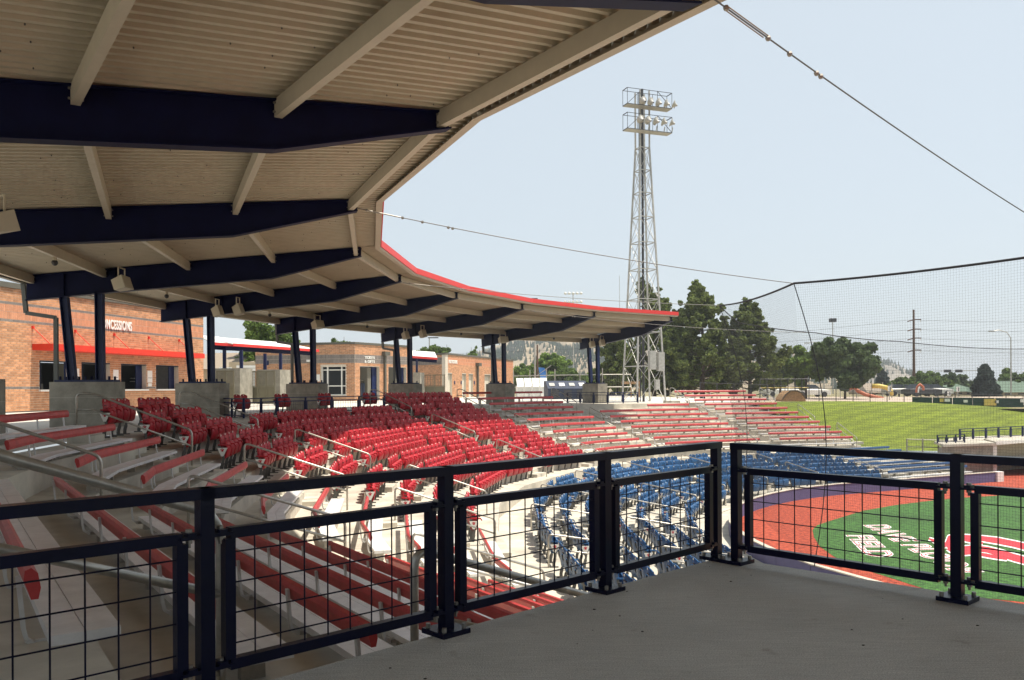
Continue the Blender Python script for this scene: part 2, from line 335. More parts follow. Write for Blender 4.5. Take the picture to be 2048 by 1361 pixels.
# low apron between bank and stand front
mb=MB(); mb.add([(19.2,50.5,-2.9),(20,46,-3.1),(60,52,-3.9),(60,58.2,-3.85)],[(0,1,2,3)]); struct('bank_path',mb,'concrete')

# our deck
u1=Vector((.7071,.7071,0)); u2=Vector((.7071,-.7071,0))
CN=Vector((1.30,5.27,0))
pa=CN; pb=CN+u2*12; pc=pb-u1*16; pd=CN-u1*16
mb=MB(); mb.prism([tuple((CN+u2*.0).xy),tuple(pd.xy),tuple(pc.xy),tuple(pb.xy)],-.22,0); struct('viewing_deck_floor',mb,'deck')
mb=MB(); q=.12; a_=CN-u1*q+u2*q; b_=pb-u1*q; c_=pc; d_=pd+u2*q
mb.prism([tuple(a_.xy),tuple(d_.xy),tuple(c_.xy),tuple(b_.xy)],-4.5,-.221); struct('deck_support_wall',mb,'concrete')
mb=MB(); jA=CN-u1*.0+u2*.55; mb.bar(tuple((CN+u2*3.6-u1*.02).xy)+(.0015,),tuple((CN+u2*3.6-u1*14).xy)+(.0015,),.008,.003); struct('deck_joint',mb,'chip')
# litter specks on the deck
mb=MB()
for i in range(46):
    s_=random.random()**1.2; x_=CN-u1*random.uniform(.1,4.0)+u2*random.uniform(.1,5)
    r=random.uniform(.002,.006); mb.sphere((x_.x,x_.y,.002),r,5,3,(1.6,1,.5))
mb.obj('deck_litter','chip',kind='stuff',label='tiny dark crumbs of leaf litter scattered on the grey deck',cat='litter')

# platforms inside the stand
mb=MB(); PL=[(-12.0,32.6),(-9.36,29.6),(-9.05,32.9),(-7.6,36.2),(-5.6,38.7),(-7.6,40.6),(-11.5,37.5)]
mb.prism(PL[::-1],-1.2,.0035); struct('wheelchair_platform_floor',mb,'concrete')
mb=MB(); PR=[(3.47,55.5),(5.9,52.2),(8.2,54.6),(10,57.2),(6,59)]
mb.prism(PR,-1.6,.0035); struct('end_platform_floor',mb,'concrete')

# ================================================================ ROOF
KB=[-5.75,-4.85,-3.9,-2.93,-2.11,-1.06,0,1,2,3,4,5]
RT,RE,RC,RH=27.16,26.55,34.44,36.46
def ztop(R): return 5.12-.088*(R-27.16)
def zbot(R):
    if R<29.6: return 4.84-(4.84-4.22)*(R-27.16)/(29.6-27.16)
    if R<RC: return 4.22-(4.22-3.79)*(R-29.6)/(RC-29.6)
    return 3.79-.10*(R-RC)
NTH=['first','second','third','fourth','fifth','sixth','seventh','eighth','ninth','tenth','eleventh','twelfth','thirteenth','fourteenth','fifteenth']
ORD=['nearest','second','third','fourth','fifth','sixth','seventh','eighth','ninth','tenth','eleventh','twelfth']
roof=empty('grandstand_roof',(0,0,0),label='curved cantilever stand roof with tan ribbed underside and red eave',cat='roof')
def radial(k,R,z): p=arc(k,R); return Vector((p[0],p[1],z))
for bi,k in enumerate(KB):
    m=MB(); Rs=[27.05,28.3,29.6,31.2,33,34.6,RH]; tn=ntan(k)
    for a,b in zip(Rs,Rs[1:]):   # web and flanges
        for (z0a,z1a,z0b,z1b,wd) in ((zbot(a),ztop(a)-.02,zbot(b),ztop(b)-.02,.03),):
            h=tn*wd/2
            m.hexa([radial(k,a,z0a)-h,radial(k,a,z0a)+h,radial(k,b,z0b)+h,radial(k,b,z0b)-h,radial(k,a,z1a)-h,radial(k,a,z1a)+h,radial(k,b,z1b)+h,radial(k,b,z1b)-h])
        h=tn*.115
        for f,o0,o1 in ((zbot,-.012,.012),(ztop,-.045,-.021)):
            m.hexa([radial(k,a,f(a)+o0)-h,radial(k,a,f(a)+o0)+h,radial(k,b,f(b)+o0)+h,radial(k,b,f(b)+o0)-h,radial(k,a,f(a)+o1)-h,radial(k,a,f(a)+o1)+h,radial(k,b,f(b)+o1)+h,radial(k,b,f(b)+o1)-h])
    for R in (33.98,35.4):   # stiffener plates
        for s_ in (-1,1):
            c=radial(k,R,(zbot(R)+ztop(R))/2)+tn*.06*s_; m.box(c,(.012,.09,ztop(R)-zbot(R)-.06),0,Matrix(((nout(k).x,tn.x,0),(nout(k).y,tn.y,0),(0,0,1))))
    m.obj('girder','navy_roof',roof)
PUR=[27.2,29.55,31.95,34.3,36.3]
for ka,kb in zip(KB,KB[1:]):
    km=(ka+kb)/2; half=(kb-ka)*DK/2; ch=math.cos(half); n=nout(km); tn=ntan(km); c0=Vector((C[0],C[1],0))
    def loc(s,d,z): return c0+n*d+tn*s+Vector((0,0,z))
    # ribbed deck; rib pitch .18, ribs run square to the eave
    m=MB(); pitch=.205; de=RE*ch; dh=(RH+.12)*ch; smax=(RH+.12)*math.sin(half)
    prof=[(0,0),(.07,0),(.092,.075),(.180,.075)]
    xs=[]; s=-smax
    while s<smax:
        for (dx,dz_) in prof:
            if s+dx<smax: xs.append((s+dx,dz_))
        s+=pitch
    tana=math.tan(half); vs=[];fs=[]
    for (s_,dz_) in xs:
        d0=max(de,abs(s_)/tana); d1=dh
        if d0>d1: d0=d1
        vs.append(loc(s_,d0,ztop(d0/ch)+dz_)); vs.append(loc(s_,d1,ztop(d1/ch)+dz_))
    nn=len(xs)
    for i in range(nn-1): fs.append((2*i,2*i+1,2*i+3,2*i+2))
    vs+= [Vector(v)+Vector((0,0,.03)) for v in vs[:]]
    fs+=[tuple(2*nn+q for q in f[::-1]) for f in fs[:]]
    m.add(vs,fs); m.obj('ribbed_roof_deck','tan',roof)
    if -3.5<km<1.2:
        m=MB(); rr_=random.Random(int(km*100))
        for _ in range(70):
            s_=rr_.uniform(-.9,.9); d_=rr_.uniform(RE+.5,RH-.4)*ch; s_*=d_*tana
            p=loc(s_,d_,ztop(d_/ch)-.004); m.box(p,(.012,.012,.02))
        m.obj('roof_screws','darksteel',roof,kind='stuff')
    for R in PUR:
        d=R*ch; hs=R*math.sin(half)-.02; z=ztop(R)-.135
        m=MB(); m.bar(loc(-hs,d,z),loc(hs,d,z),.105,.235); m.obj('purlin','tanlite',roof)
        for sgn in (-1,1):
            m=MB()
            for zz in (-.06,.06): m.bar(loc(sgn*(hs-.05),d-.085,z+zz),loc(sgn*(hs-.05),d+.085,z+zz),.024,.024)
            m.obj('bolt','bolt',roof)
    # eave: tan angle, red fascia
    d=de; hs=RE*math.sin(half); ze=ztop(RE)
    m=MB(); m.bar(loc(-hs,d-.03,ze+.03),loc(hs,d-.03,ze+.03),.035,.23); m.bar(loc(-hs,d+.03,ze-.09),loc(hs,d+.03,ze-.09),.13,.012); m.obj('eave_angle','tanlite',roof)
    m=MB(); m.bar(loc(-hs-.01,d-.066,ze+.065),loc(hs+.01,d-.066,ze+.065),.03,.20); m.obj('eave_fascia','redfascia',roof)
    # rear gutter
    d=(RH+.2)*ch; hs=(RH+.2)*math.sin(half); zr=ztop(RH)-.12
    m=MB(); m.bar(loc(-hs,d,zr),loc(hs,d,zr),.14,.19); m.obj('rear_gutter','greygutter',roof)
# columns, plinths, downpipes (each support is part of the roof frame's stand: own thing)
for bi,k in enumerate(KB):
    if k<-4: continue
    t=empty('roof_column_pair',radial(k,34.8,0),label='',cat='column',group='navy roof columns on concrete plinths')
    O=Vector(t.location)
    idx=bi-5
    names={0:'in front of the concessions windows',1:'before the corner of the concessions wall',2:'beside the tall shop window',3:'before the shop doorways',4:'at the end of the restroom wall',5:'at the far roof end'}
    t['label']=('navy twin column on concrete plinth '+names[int(round(k))]) if k>-.5 else 'navy twin column on a plinth, %s pair behind'%NTH[max(0,5-bi)]
    tn=ntan(k); Rm=Matrix(((nout(k).x,tn.x,0),(nout(k).y,tn.y,0),(0,0,1)))
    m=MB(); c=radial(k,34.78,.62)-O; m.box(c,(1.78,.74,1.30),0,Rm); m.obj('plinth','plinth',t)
    for q,zz in enumerate((.38,.83)):   # form lines
        m=MB(); m.box(radial(k,34.78,zz)-O,(1.786,.746,.008),0,Rm); m.obj('form_joint','concrete',t)
    m=MB(); m.box(radial(k,34.78,1.30)-O,(1.62,.50,.06),0,Rm); m.obj('base_plate','navy_post',t)
    for a_ in (34.1,34.75,35.1,35.45):
        for s_ in (-1,1):
            m=MB(); m.tube([radial(k,a_,1.33)+tn*.19*s_-O,radial(k,a_,1.43)+tn*.19*s_-O],.035,6); m.obj('anchor_bolt','navy_roof',t)
    for nm,Rb,Rtp in (('inner',34.42,34.44),('outer',35.2,35.42)):
        m=MB(); zt=zbot(Rtp)-.014
        A=radial(k,Rb,1.33)-O;B=radial(k,Rtp,zt)-O
        for sg in (-1,1): m.bar(A+nout(k)*.095*sg,B+nout(k)*.095*sg,.022,.20,up=nout(k)) if False else m.hexa([p+nout(k)*(.095*sg+e)+tn*f for p in (A,B) for e,f in ((-.011,-.10),(.011,-.10),(.011,.10),(-.011,.10))])
        m.hexa([p+nout(k)*e+tn*f for p in (A,B) for e,f in ((-.084,-.01),(.084,-.01),(.084,.01),(-.084,.01))])
        m.obj('column_shaft','navy_post',t)
    if k<4.5 and k!=1:
        m=MB(); g=[radial(k,RH+.2,ztop(RH)-.2)+tn*.2,radial(k,RH+.12,3.25)+tn*.2,radial(k,35.75,3.12)+tn*.2,radial(k,35.75,.1)+tn*.2]
        for a_,b_ in zip(g,g[1:]): m.bar(a_-O,b_-O,.11,.09,up=tn)
        m.obj('downpipe','greygutter',t)
# speakers hung under the roof
def speaker(name,pos,yaw,tilt,sz,label):
    t=empty(name,pos,yaw,label=label,cat='loudspeaker',group='beige loudspeakers under the roof')
    w_,h_,d_=sz; m=MB(); R=Matrix.Rotation(tilt,3,'X')
    P=[(-w_/2,-d_/2,-h_/2),(w_/2,-d_/2,-h_/2),(w_*.34,d_/2,-h_*.40),(-w_*.34,d_/2,-h_*.40),(-w_/2,-d_/2,h_/2),(w_/2,-d_/2,h_/2),(w_*.34,d_/2,h_*.40),(-w_*.34,d_/2,h_*.40)]
    m.hexa([R@Vector(p) for p in P]); m.obj('cabinet','speaker',t)
    m=MB(); m.box(R@Vector((0,-d_/2-.006,0)),(w_*.9,.01,h_*.86),0,R); m.obj('grille','tan',t)
    m=MB()
    for s_ in (-1,1):
        m.bar((s_*w_*.36,0,-h_*.05),(s_*w_*.36,0,h_/2+.26),.03,.03)
    m.bar((-w_*.4,0,h_/2+.26),(w_*.4,0,h_/2+.26),.03,.03); m.obj('yoke','speaker',t)
SP=[(-.06,33.55,3.95,(.62,.36,.34),1,'large beige loudspeaker on a yoke under the roof, before the concessions wall'),
    (.97,33.9,3.86,(.34,.40,.3),0,'left of two small loudspeakers under the second roof beam'),(1.0,33.2,3.93,(.34,.40,.3),0,'right of two small loudspeakers under the second roof beam'),
    (1.96,33.8,3.88,(.62,.36,.34),1,'beige box loudspeaker under the roof above the shop window'),
    (2.97,34.3,3.80,(.34,.40,.3),0,'left of two small loudspeakers near the shop doorways'),(3.0,33.3,3.86,(.34,.40,.3),0,'right of two small loudspeakers near the shop doorways'),
    (3.96,33.9,3.85,(.62,.36,.34),1,'beige box loudspeaker under the roof over the restroom end'),
    (4.98,34.5,3.80,(.34,.40,.3),0,'left of two small loudspeakers at the far roof end'),(5.0,33.6,3.86,(.34,.40,.3),0,'right of two small loudspeakers at the far roof end')]
for k,R,z,sz,big,lb in SP:
    p=radial(k-.035,R,z+ .02); yaw=math.atan2(-p.x,-(p.y*-1))
    speaker('loudspeaker',p,math.atan2(nout(k).y,nout(k).x)+PI/2*1.0+PI,-.3 if big else -.35,sz,lb)
p=Vector(ata(-4,14.2,3.85)); speaker('loudspeaker',p,2.6,-.3,(.62,.36,.34),'beige loudspeaker cut by the left edge of the picture under the roof')
# small lamps on the fourth purlin
for k,px in ((-.5,128),(.5,345),(1.5,590),(2.5,760),(3.5,930),(4.5,1110)):
    p=radial(k,34.3*math.cos(DK/2),ztop(34.3)-.27)
    t=empty('roof_lamp',p,label='small round lamp under the tan purlin, bay above photo block '+ORD[int(k+1)],cat='lamp',group='small lamps under the roof purlins')
    t['label']='small dark lamp under the tan roof purlin, %s bay from the left'%ORD[int(k+.5)]
    m=MB(); m.tube([(0,0,.02),(0,0,-.06)],.05,8); m.obj('lamp_base','tan',t)
    m=MB(); m.sphere((0,0,-.11),.075,10,6); m.obj('globe','darksteel',t,smooth=True)

# ================================================================ OUR RAILING
def railing(P,label,name='railing',zt=.72,mesh=True,sparse=1,post=.05):
    PM='navy' if mesh else 'navy_post'
    t=empty(name,P[0],label=label,cat='railing'); O=Vector(P[0])
    base=MB(); base.box((0,0,.011),(.15,.15,.022)); basem=base.mesh('base_plate','navy')
    pm=MB(); pm.box((0,0,(zt-.02+.022)/2),(post,post,zt-.04)); pmesh=pm.mesh('post',PM)
    bm=MB(); bm.tube([(0,0,0),(0,0,.02)],.011,6); bmesh_=bm.mesh('bolt','bolt')
    for i,p in enumerate(P):
        p=Vector(p); q=Vector(P[min(i+1,len(P)-1)])-Vector(P[min(i+1,len(P)-1)-1]); a=math.atan2(q.y,q.x)
        po=mkobj('post',pmesh,t,p-O,a)
        if mesh:
            bo=mkobj('base_plate',basem,po,(0,0,0))
            for sx in (-.055,.055):
                for sy in (-.055,.055): mkobj('bolt',bmesh_,po,(sx,sy,.022))
    for a,b in zip(P,P[1:]):
        a=Vector(a);b=Vector(b); d=(b-a).normalized(); L=(b-a).length; s_=Vector((-d.y,d.x,0))
        if L<.3: continue
        m=MB(); m.bar(a-O-d*.025+Vector((0,0,zt-.019)),b-O+d*.025+Vector((0,0,zt-.019)),.062,.038); m.obj('top_rail',PM,t)
        g=.085; z0,z1=.095,zt-.165
        m=MB(); A=a-O+d*g; B=b-O-d*g
        m.bar(A+Vector((0,0,z0)),B+Vector((0,0,z0)),.038,.038); m.bar(A+Vector((0,0,z1)),B+Vector((0,0,z1)),.038,.038)
        m.bar(A+Vector((0,0,z0+.019)),A+Vector((0,0,z1-.019)),.038,.038,up=d); m.bar(B+Vector((0,0,z0+.019)),B+Vector((0,0,z1-.019)),.038,.038,up=d)
        fo=m.obj('infill_frame',PM,t)
        n=max(2,round((L-2*g)/(.1016*sparse))); r=.0032 if mesh else .006
        for i in range(1,n):
            q=A+d*((L-2*g)*i/n); m=MB(); m.tube([q+Vector((0,0,z0+.018)),q+Vector((0,0,z1-.018))],r,5); m.obj('mesh_wire','navy',fo)
        nz=4 if sparse==1 else 2
        for i in range(nz):
            z=z0+.04+(z1-z0-.08)*i/(nz-1) if nz>1 else (z0+z1)/2
            z=z0+(z1-z0)*(i+.65)/(nz+.3)
            m=MB(); off=s_*.006; m.tube([A+off+Vector((0,0,z)),B+off+Vector((0,0,z))],r,5); m.obj('mesh_wire','navy',fo)
        if mesh:
            for e,dd in ((a,d),(b,-d)):
                for z in (z0+.0,z1-.0):
                    m=MB(); c=e-O+dd*.055+Vector((0,0,z)); m.box(c,(.075,.05,.012),math.atan2(d.y,d.x)); m.box(c+Vector((0,0,.012)),(.03,.06,.012),math.atan2(d.y,d.x)); cl=m.obj('clamp','navy',t)
                    m=MB(); m.tube([c+Vector((0,0,-.035)),c+Vector((0,0,.026))],.0065,6); m.tube([c+Vector((0,0,.018)),c+Vector((0,0,.028))],.012,6); m.tube([c+Vector((0,0,-.02)),c+Vector((0,0,-.008))],.012,6); m.obj('clamp_bolt','bolt',cl)
    return t
A0=Vector((1.25,5.21,0)); r1=[A0,Vector((.48,4.42,0)),Vector((-.29,3.67,0)),Vector((-1.06,2.92,0)),Vector((-1.83,2.17,0)),Vector((-2.6,1.42,0))]
railing(r1,'navy steel railing with square wire mesh panels along the left edge of the deck')
r2=[Vector((1.345,5.10,0)),Vector((2.19,4.18,0)),Vector((3.03,3.26,0)),Vector((3.87,2.34,0))]
railing(r2,'navy steel railing with wire mesh on the field side of the deck')
# far platform railings
def inter(P,n):
    out=[]
    for a,b in zip(P,P[1:]):
        a=Vector((*a,0));b=Vector((*b,0)); k=max(1,round((b-a).length/n)); out+=[a+(b-a)*i/k for i in range(k)]
    return out+[Vector((*P[-1],0))]
railing(inter([(-11.7,32.9),(-9.40,29.72)],1.5)+inter([(-9.40,29.72),(-9.12,32.9),(-7.68,36.15),(-5.8,38.6)],1.45)[1:],'low navy mesh railing around the wheelchair platform between the red chairs',mesh=False,sparse=1.3,post=.06)
railing(inter([(3.6,55.4),(5.9,52.35),(8.1,54.6)],1.5),'low navy railing on the far platform by the light tower',mesh=False,sparse=1.4,post=.06)

# ================================================================ CHAIRS
def chair_parts(colm):
    P={}
    # back: curved shell with slot and number plate;  local x across, y outward(back), z up
    m=MB(); nx,nz=6,4; W=.485; vs=[]
    for side in (0,1):
        for j in range(nz+1):
            z=.32+.51*j/nz
            for i in range(nx+1):
                x=-W/2+W*i/nx; c=(x/(W/2))**2; y=.03+.10*(z-.43)-.045*c+(.022 if side else 0)
                xx=x*(.93 if j==0 else 1.0); zz=z-(.035*max(0,abs(x/(W/2))-.62)/.38 if j==nz else 0)+(.018 if (j==nz and i in (2,3,4)) else 0)
                vs.append((xx,y,zz))
    fs=[];o1=(nx+1)*(nz+1)
    for j in range(nz):
        for i in range(nx):
            a=j*(nx+1)+i; fs.append((a,a+nx+1,a+nx+2,a+1)[::-1]); fs.append((o1+a,o1+a+nx+1,o1+a+nx+2,o1+a+1))
    for i in range(nx): fs.append((i,i+1,o1+i+1,o1+i)[::-1]); a=nz*(nx+1)+i; fs.append((a,a+1,o1+a+1,o1+a))
    for j in range(nz): a=j*(nx+1); fs.append((a,a+nx+1,o1+a+nx+1,o1+a)[::-1]) ; a+=nx; fs.append((a,a+nx+1,o1+a+nx+1,o1+a))
    m.add(vs,fs); m.cur=1; m.box((0,.068,.705),(.15,.05,.018)); m.cur=2; m.tube([(0,.050,.81),(0,.102,.81)],.022,8)
    P['backrest']=m.mesh('backrest',[colm,'slot','number'],False)
    for p in P['backrest'].polygons: p.use_smooth=p.material_index==0
    m=MB(); nx=5; vs=[];fs=[]   # folded-up seat pan
    sec=[(-.010,.30),(-.065,.345),(-.10,.50),(-.085,.62),(-.05,.67)]
    for th in (0,.028):
        for (y,z) in sec:
            for i in range(nx+1):
                x=-.23+.46*i/nx; c=(x/.23)**2; vs.append((x,y-.02*(1-c)-th,z-.012*c))
    o1=len(sec)*(nx+1)
    for j in range(len(sec)-1):
        for i in range(nx):
            a=j*(nx+1)+i; fs.append((a,a+1,a+nx+2,a+nx+1)); fs.append((o1+a,o1+a+nx+1,o1+a+nx+2,o1+a+1))
    for i in range(nx): fs.append((i,o1+i,o1+i+1,i+1)); a=(len(sec)-1)*(nx+1)+i; fs.append((a,a+1,o1+a+1,o1+a))
    for j in range(len(sec)-1): a=j*(nx+1); fs.append((a,a+nx+1,o1+a+nx+1,o1+a)); a+=nx; fs.append((a,o1+a,o1+a+nx+1,a+nx+1))
    m.add(vs,fs); P['seat']=m.mesh('seat',colm,True)
    m=MB()      # cast standard on the left side
    def stand(x):
        g=[(.10,0),(.06,.0),(.03,.12),(-.02,.25),(-.02,.36),(.03,.44),(.075,.60),(.055,.62),(-.02,.50),(-.07,.40),(-.09,.30),(-.05,.14),(-.06,.02),(-.12,0)]
        # ribbon along a curve
        spine=[(.0,.0),(.0,.10),(-.03,.22),(-.045,.32),(-.02,.42),(.03,.52),(.05,.61)]
        for a,b in zip(spine,spine[1:]): m.bar((x,a[0],a[1]),(x,b[0],b[1]),.028,.07 if a[1]<.2 else .05,up=(0,1,0))
        m.box((x,0,.012),(.07,.22,.024))
    stand(-.265); P['standard']=m.mesh('standard','standard')
    m=MB(); m.bar((-.265,.07,.615),(-.265,-.20,.605),.045,.028); m.bar((-.265,-.19,.60),(-.265,-.22,.56),.045,.028); P['armrest']=m.mesh('armrest',colm)
    m=MB(); x=-.288; tri=[(.075,.56),(-.125,.56),(-.045,.40),(-.01,.40)]
    m.hexa([(x-.008,a,b) for a,b in ((-.045,.36),(.005,.36),(.085,.55),(-.135,.55))]+[(x+.004,a,b) for a,b in ((-.045,.36),(.005,.36),(.085,.55),(-.135,.55))])
    m.cur=1
    for a,b,r in ((-.025,.487,.026),(-.052,.512,.012),(-.03,.525,.012),(-.005,.522,.012),(.012,.505,.010)):
        m.tube([(x-.012,a,b),(x-.005,a,b)],r,7)
    P['end_badge']=m.mesh('end_badge',['white','logored'])
    return P
CP={'red':chair_parts('seatred'),'blue':chair_parts('seatblue')}
HIDE_FAR=[]
cam_xy=Vector((0,0,EYE))
chairs=[]   # (dist, color, pos, angle, first, last, label)
def chair_row(color,k0,k1,off,z,RF,rowname,block,shrink=0):
    # walk the chord path from k0 to k1 placing seats every .53 m
    ks=nodes(k0,k1); pts=[Vector(pp(k,off,z,RF)) for k in ks]
    segs=[(a,b,(b-a).length) for a,b in zip(pts,pts[1:])]; allc=[]
    for a,b,L in segs:
        d=(b-a).normalized(); n=int((L-.06)/.525)
        if n<1: continue
        st=(L-n*.525)/2
        for i in range(n):
            p=a+d*(st+.525*(i+.5)); allc.append((p,d,i==0))
    N=len(allc)
    for i,(p,d,f) in enumerate(allc):
        # local +y must point outward from the field: rotate
        angz=math.atan2(d.y,d.x)          # local x along d ; local y = left of d
        ex=nout(2)
        left=Vector((-d.y,d.x,0)); 
        toC=Vector((C[0],C[1],0))-Vector((p.x,p.y,0))
        rot=angz if left.dot(toC)<0 else angz+PI; dv=d
        lastside=(i==N-1)
        near=i==0
        chairs.append(dict(c=color,p=p,r=rot,first=near,last=lastside,i=i,N=N,row=rowname,block=block,d=(p-cam_xy).length,dv=d))
def ordn(i): return NTH[i] if i<15 else '%dth'%(i+1)
BL={'a':'block left of the platform','b':'block under the platform railing','c':'block left of the red benches'}
for i in range(0,11): chair_row('red',-.86,-.12,DR*i,-DZ*i,R0,ordn(i),'before the concessions windows')
for i in range(2,11): chair_row('red',.07,2.03,DR*i,-DZ*i,R0,ordn(i-2),'below the wheelchair platform')
for i in range(0,11): chair_row('red',2.24,3.06,DR*i,-DZ*i,R0,ordn(i),'left of the far benches')
for j in range(0,7):
    for q,(a,b) in enumerate(((-3.7,-3.02),(-2.9,-2.1),(-1.95,-1.08),(-.93,-.05),(.1,.98),(1.13,2.05),(2.2,3.07),(3.22,4.1),(4.25,5.1),(5.25,6.05))):
        chair_row('blue',a,b+(.02*j if q==9 else 0),DR*j,ZL-DZL*j,RL,ordn(j),'of the %s blue block'%NTH[q])
# pairs on the platform
for q,(x,y,k) in enumerate(((-9.95,31.2,.9),(-9.3,34.3,1.4),(-8.2,37.2,1.75),(-6.7,39.9,2.05))):
    for s_ in (-.27,.27):
        tn=ntan(k); p=Vector((x,y,0.004))+tn*s_
        chairs.append(dict(c='red',p=p,r=math.atan2(tn.y,tn.x) if Vector((-tn.y,tn.x,0)).dot(nout(k))>0 else math.atan2(tn.y,tn.x)+PI,first=s_<0,last=False,i=0 if s_<0 else 1,N=2,row='',block='',pair=q,d=0,dv=tn))
def infront(c):
    p=c['p']; return p.y>2 and -1300<((p.x/p.y)*F)<1300
for color in ('red','blue'):
    L=[c for c in chairs if c['c']==color and infront(c)]; L.sort(key=lambda c:c['d'])
    P=CP[color]; near=L[:300]; far=L[300:]
    for c in near:
        if 'pair' in c:
            lb='%s red folding chair of the %s pair on the wheelchair platform'%(('left','right')[c['i']],ORD[c['pair']])
        else:
            half='left' if c['i']<c['N']/2 else 'right'
            n=c['i']+1 if half=='left' else c['N']-c['i']
            end='%s from its %s end'%(ordn(n-1),half) if n>1 else 'at the %s end'%half
            lb='%s folding chair, %s row %s, %s'%(color,c['row'],c['block'],end)
        t=mkobj('%s_folding_chair'%color,None,None,c['p'],c['r'],label=lb,cat='stadium chair',group='%s folding stadium chairs in rows'%color)
        for pn in ('backrest','seat','standard','armrest'): mkobj(pn,P[pn],t)
        fl=c['first'] if True else 0
        e=t
        # row-end: badge on the outer side nearest the aisle; far side standard
        left_is_first=(abs((c['r'])-math.atan2(math.sin(c['r']),math.cos(c['r'])))<9)
        lx=Matrix.Rotation(c['r'],3,'Z')@Vector((-1,0,0))
        if c['first'] or c['last']:
            lowk=lx.dot(c['dv'])<0
            if (c['first'] and lowk) or (c['last'] and not lowk): mkobj('end_badge',P['end_badge'],t)
            else:
                o=mkobj('standard',P['standard'],t); o.scale=(-1,1,1)
                o=mkobj('armrest',P['armrest'],t); o.scale=(-1,1,1)
                o=mkobj('end_badge',P['end_badge'],t); o.scale=(-1,1,1)
    if far:
        # remaining smallest chairs as one joined mesh
        V=[];Fc=[];mi=[];off=0
        src=[]
        slot={'backrest':0,'seat':0,'standard':3,'armrest':0}
        for pn in ('backrest','seat','standard','armrest'):
            me=P[pn]; vv=np.empty(len(me.vertices)*3); me.vertices.foreach_get('co',vv); vv=vv.reshape(-1,3)
            src.append((vv,[tuple(p.vertices) for p in me.polygons],[ (p.material_index if pn=='backrest' else slot[pn]) for p in me.polygons]))
        for c in far:
            r=np.array(Matrix.Rotation(c['r'],3,'Z')); pz=np.array(c['p'])
            for vv,ff,mm in src:
                V.append(vv@r.T+pz); Fc+=[tuple(q+off for q in f) for f in ff]; mi+=mm; off+=len(vv)
        me=bpy.data.meshes.new('far_chairs'); me.from_pydata(np.concatenate(V).tolist(),[],Fc)
        for mm in ('seat'+color,'slot','number','standard'): me.materials.append(M[mm])
        me.polygons.foreach_set('material_index',mi); me.update()
        mkobj('far_%s_chairs'%color,me,kind='stuff',label='rows of %s folding chairs farthest away in the stand'%color,cat='stadium chairs')

# ================================================================ BENCHES
def bench(pts,z,mat_back,label,group,zback=.72,zleg=.262):
    """pts: polyline (x,y) of the backrest line; local outward normal points away from the field"""
    P=[Vector((p[0],p[1],0)) for p in pts]; O=P[0].copy(); O.z=z
    t=empty('bench',O,label=label,cat='bench',group=group)
    def nrm(i):
        ns=[]
        for a,b in ((i-1,i),(i,i+1)):
            if a>=0 and b<len(P):
                d=(P[b]-P[a]).normalized(); n=Vector((-d.y,d.x,0)); toC=Vector((C[0],C[1],0))-P[i]
                if n.dot(toC)>0: n=-n
                ns.append(n)
        s=sum(ns,Vector()); s.normalize(); return s/ max(.5,s.dot(ns[0]))
    N=[nrm(i) for i in range(len(P))]
    # backrest profile: rounded slab leaning outward
    prof=[(-.035,zback-.13),(-.044,zback-.085),(-.034,zback-.025),(-.010,zback+.0),(.014,zback-.010),(.018,zback-.045),(.0,zback-.10),(-.008,zback-.13)]
    Z=Vector((0,0,1)); Oz=Vector((O.x,O.y,0))
    for i in range(len(P)-1):
        d=(P[i+1]-P[i]).normalized()*.004
        m=MB(); vs=[P[i]+d-Oz+N[i]*a+Z*b for a,b in prof]+[P[i+1]-d-Oz+N[i+1]*a+Z*b for a,b in prof]; n=len(prof)
        m.add(vs,[(q,(q+1)%n,n+(q+1)%n,n+q)[::-1] for q in range(n)]+[tuple(range(n)),tuple(range(n,2*n))[::-1]]); m.obj('backrest',mat_back,t)
        for a0,a1 in ((-.345,-.212),(-.208,-.075)):
            m=MB(); vs=[P[j]+(d if j==i else -d)-Oz+N[j]*a+Z*b for j in (i,i+1) for a,b in ((a0,.385),(a1,.385),(a1,.43),(a0,.43))]
            m.add(vs,[(0,1,5,4),(1,2,6,5),(2,3,7,6),(3,0,4,7),(3,2,1,0),(4,5,6,7)]); m.obj('seat_plank','alu',t)
        L=(P[i+1]-P[i]).length; nb=max(2,round(L/1.25)+1)
        for q in range(nb):
            f=(.12+(L-.24)*q/(nb-1))/L; p=P[i].lerp(P[i+1],f)-Oz; n_=N[i].lerp(N[i+1],f)
            m=MB(); g=[(-.16,.375),(-.03,.378),(.0,.40),(.012,.45),(.03,zback-.05)]
            for a,b in zip(g,g[1:]): m.bar(p+n_*a[0]+Z*a[1],p+n_*b[0]+Z*b[1],.038,.018,up=n_)
            m.obj('back_bracket','bracket',t)
            m=MB(); m.box(p+n_*(-.17)+Z*((zleg+.37)/2),(.055,.12,.37-zleg),math.atan2(n_.y,n_.x)+PI/2); m.bar(p+n_*(-.33)+Z*.372,p+n_*(-.05)+Z*.372,.05,.024); m.obj('leg','galv',t)
    return t
def kink(k0,k1,off,RF=R0): return [pp(k,off,0,RF)[:2] for k in nodes(k0,k1)]
g='red-backed benches in rows'
for i in range(0,11):
    bench(kink(-3.13,-2.13,DR*i),-DZ*i-.12,'benchred','red-backed metal bench beside the deck, %s row of the nearest block'%ordn(i),g)
    bench(kink(-1.90,-1.14,DR*i),-DZ*i-.05,'benchred','red-backed bench, %s row of the block left of the first red chairs'%ordn(i),g)
for i in range(1,11): bench(kink(3.23,4.12,DR*i),-DZ*i,'benchred','red-backed bench, %s row of the block right of the red chairs'%ordn(i-1),g,.80)
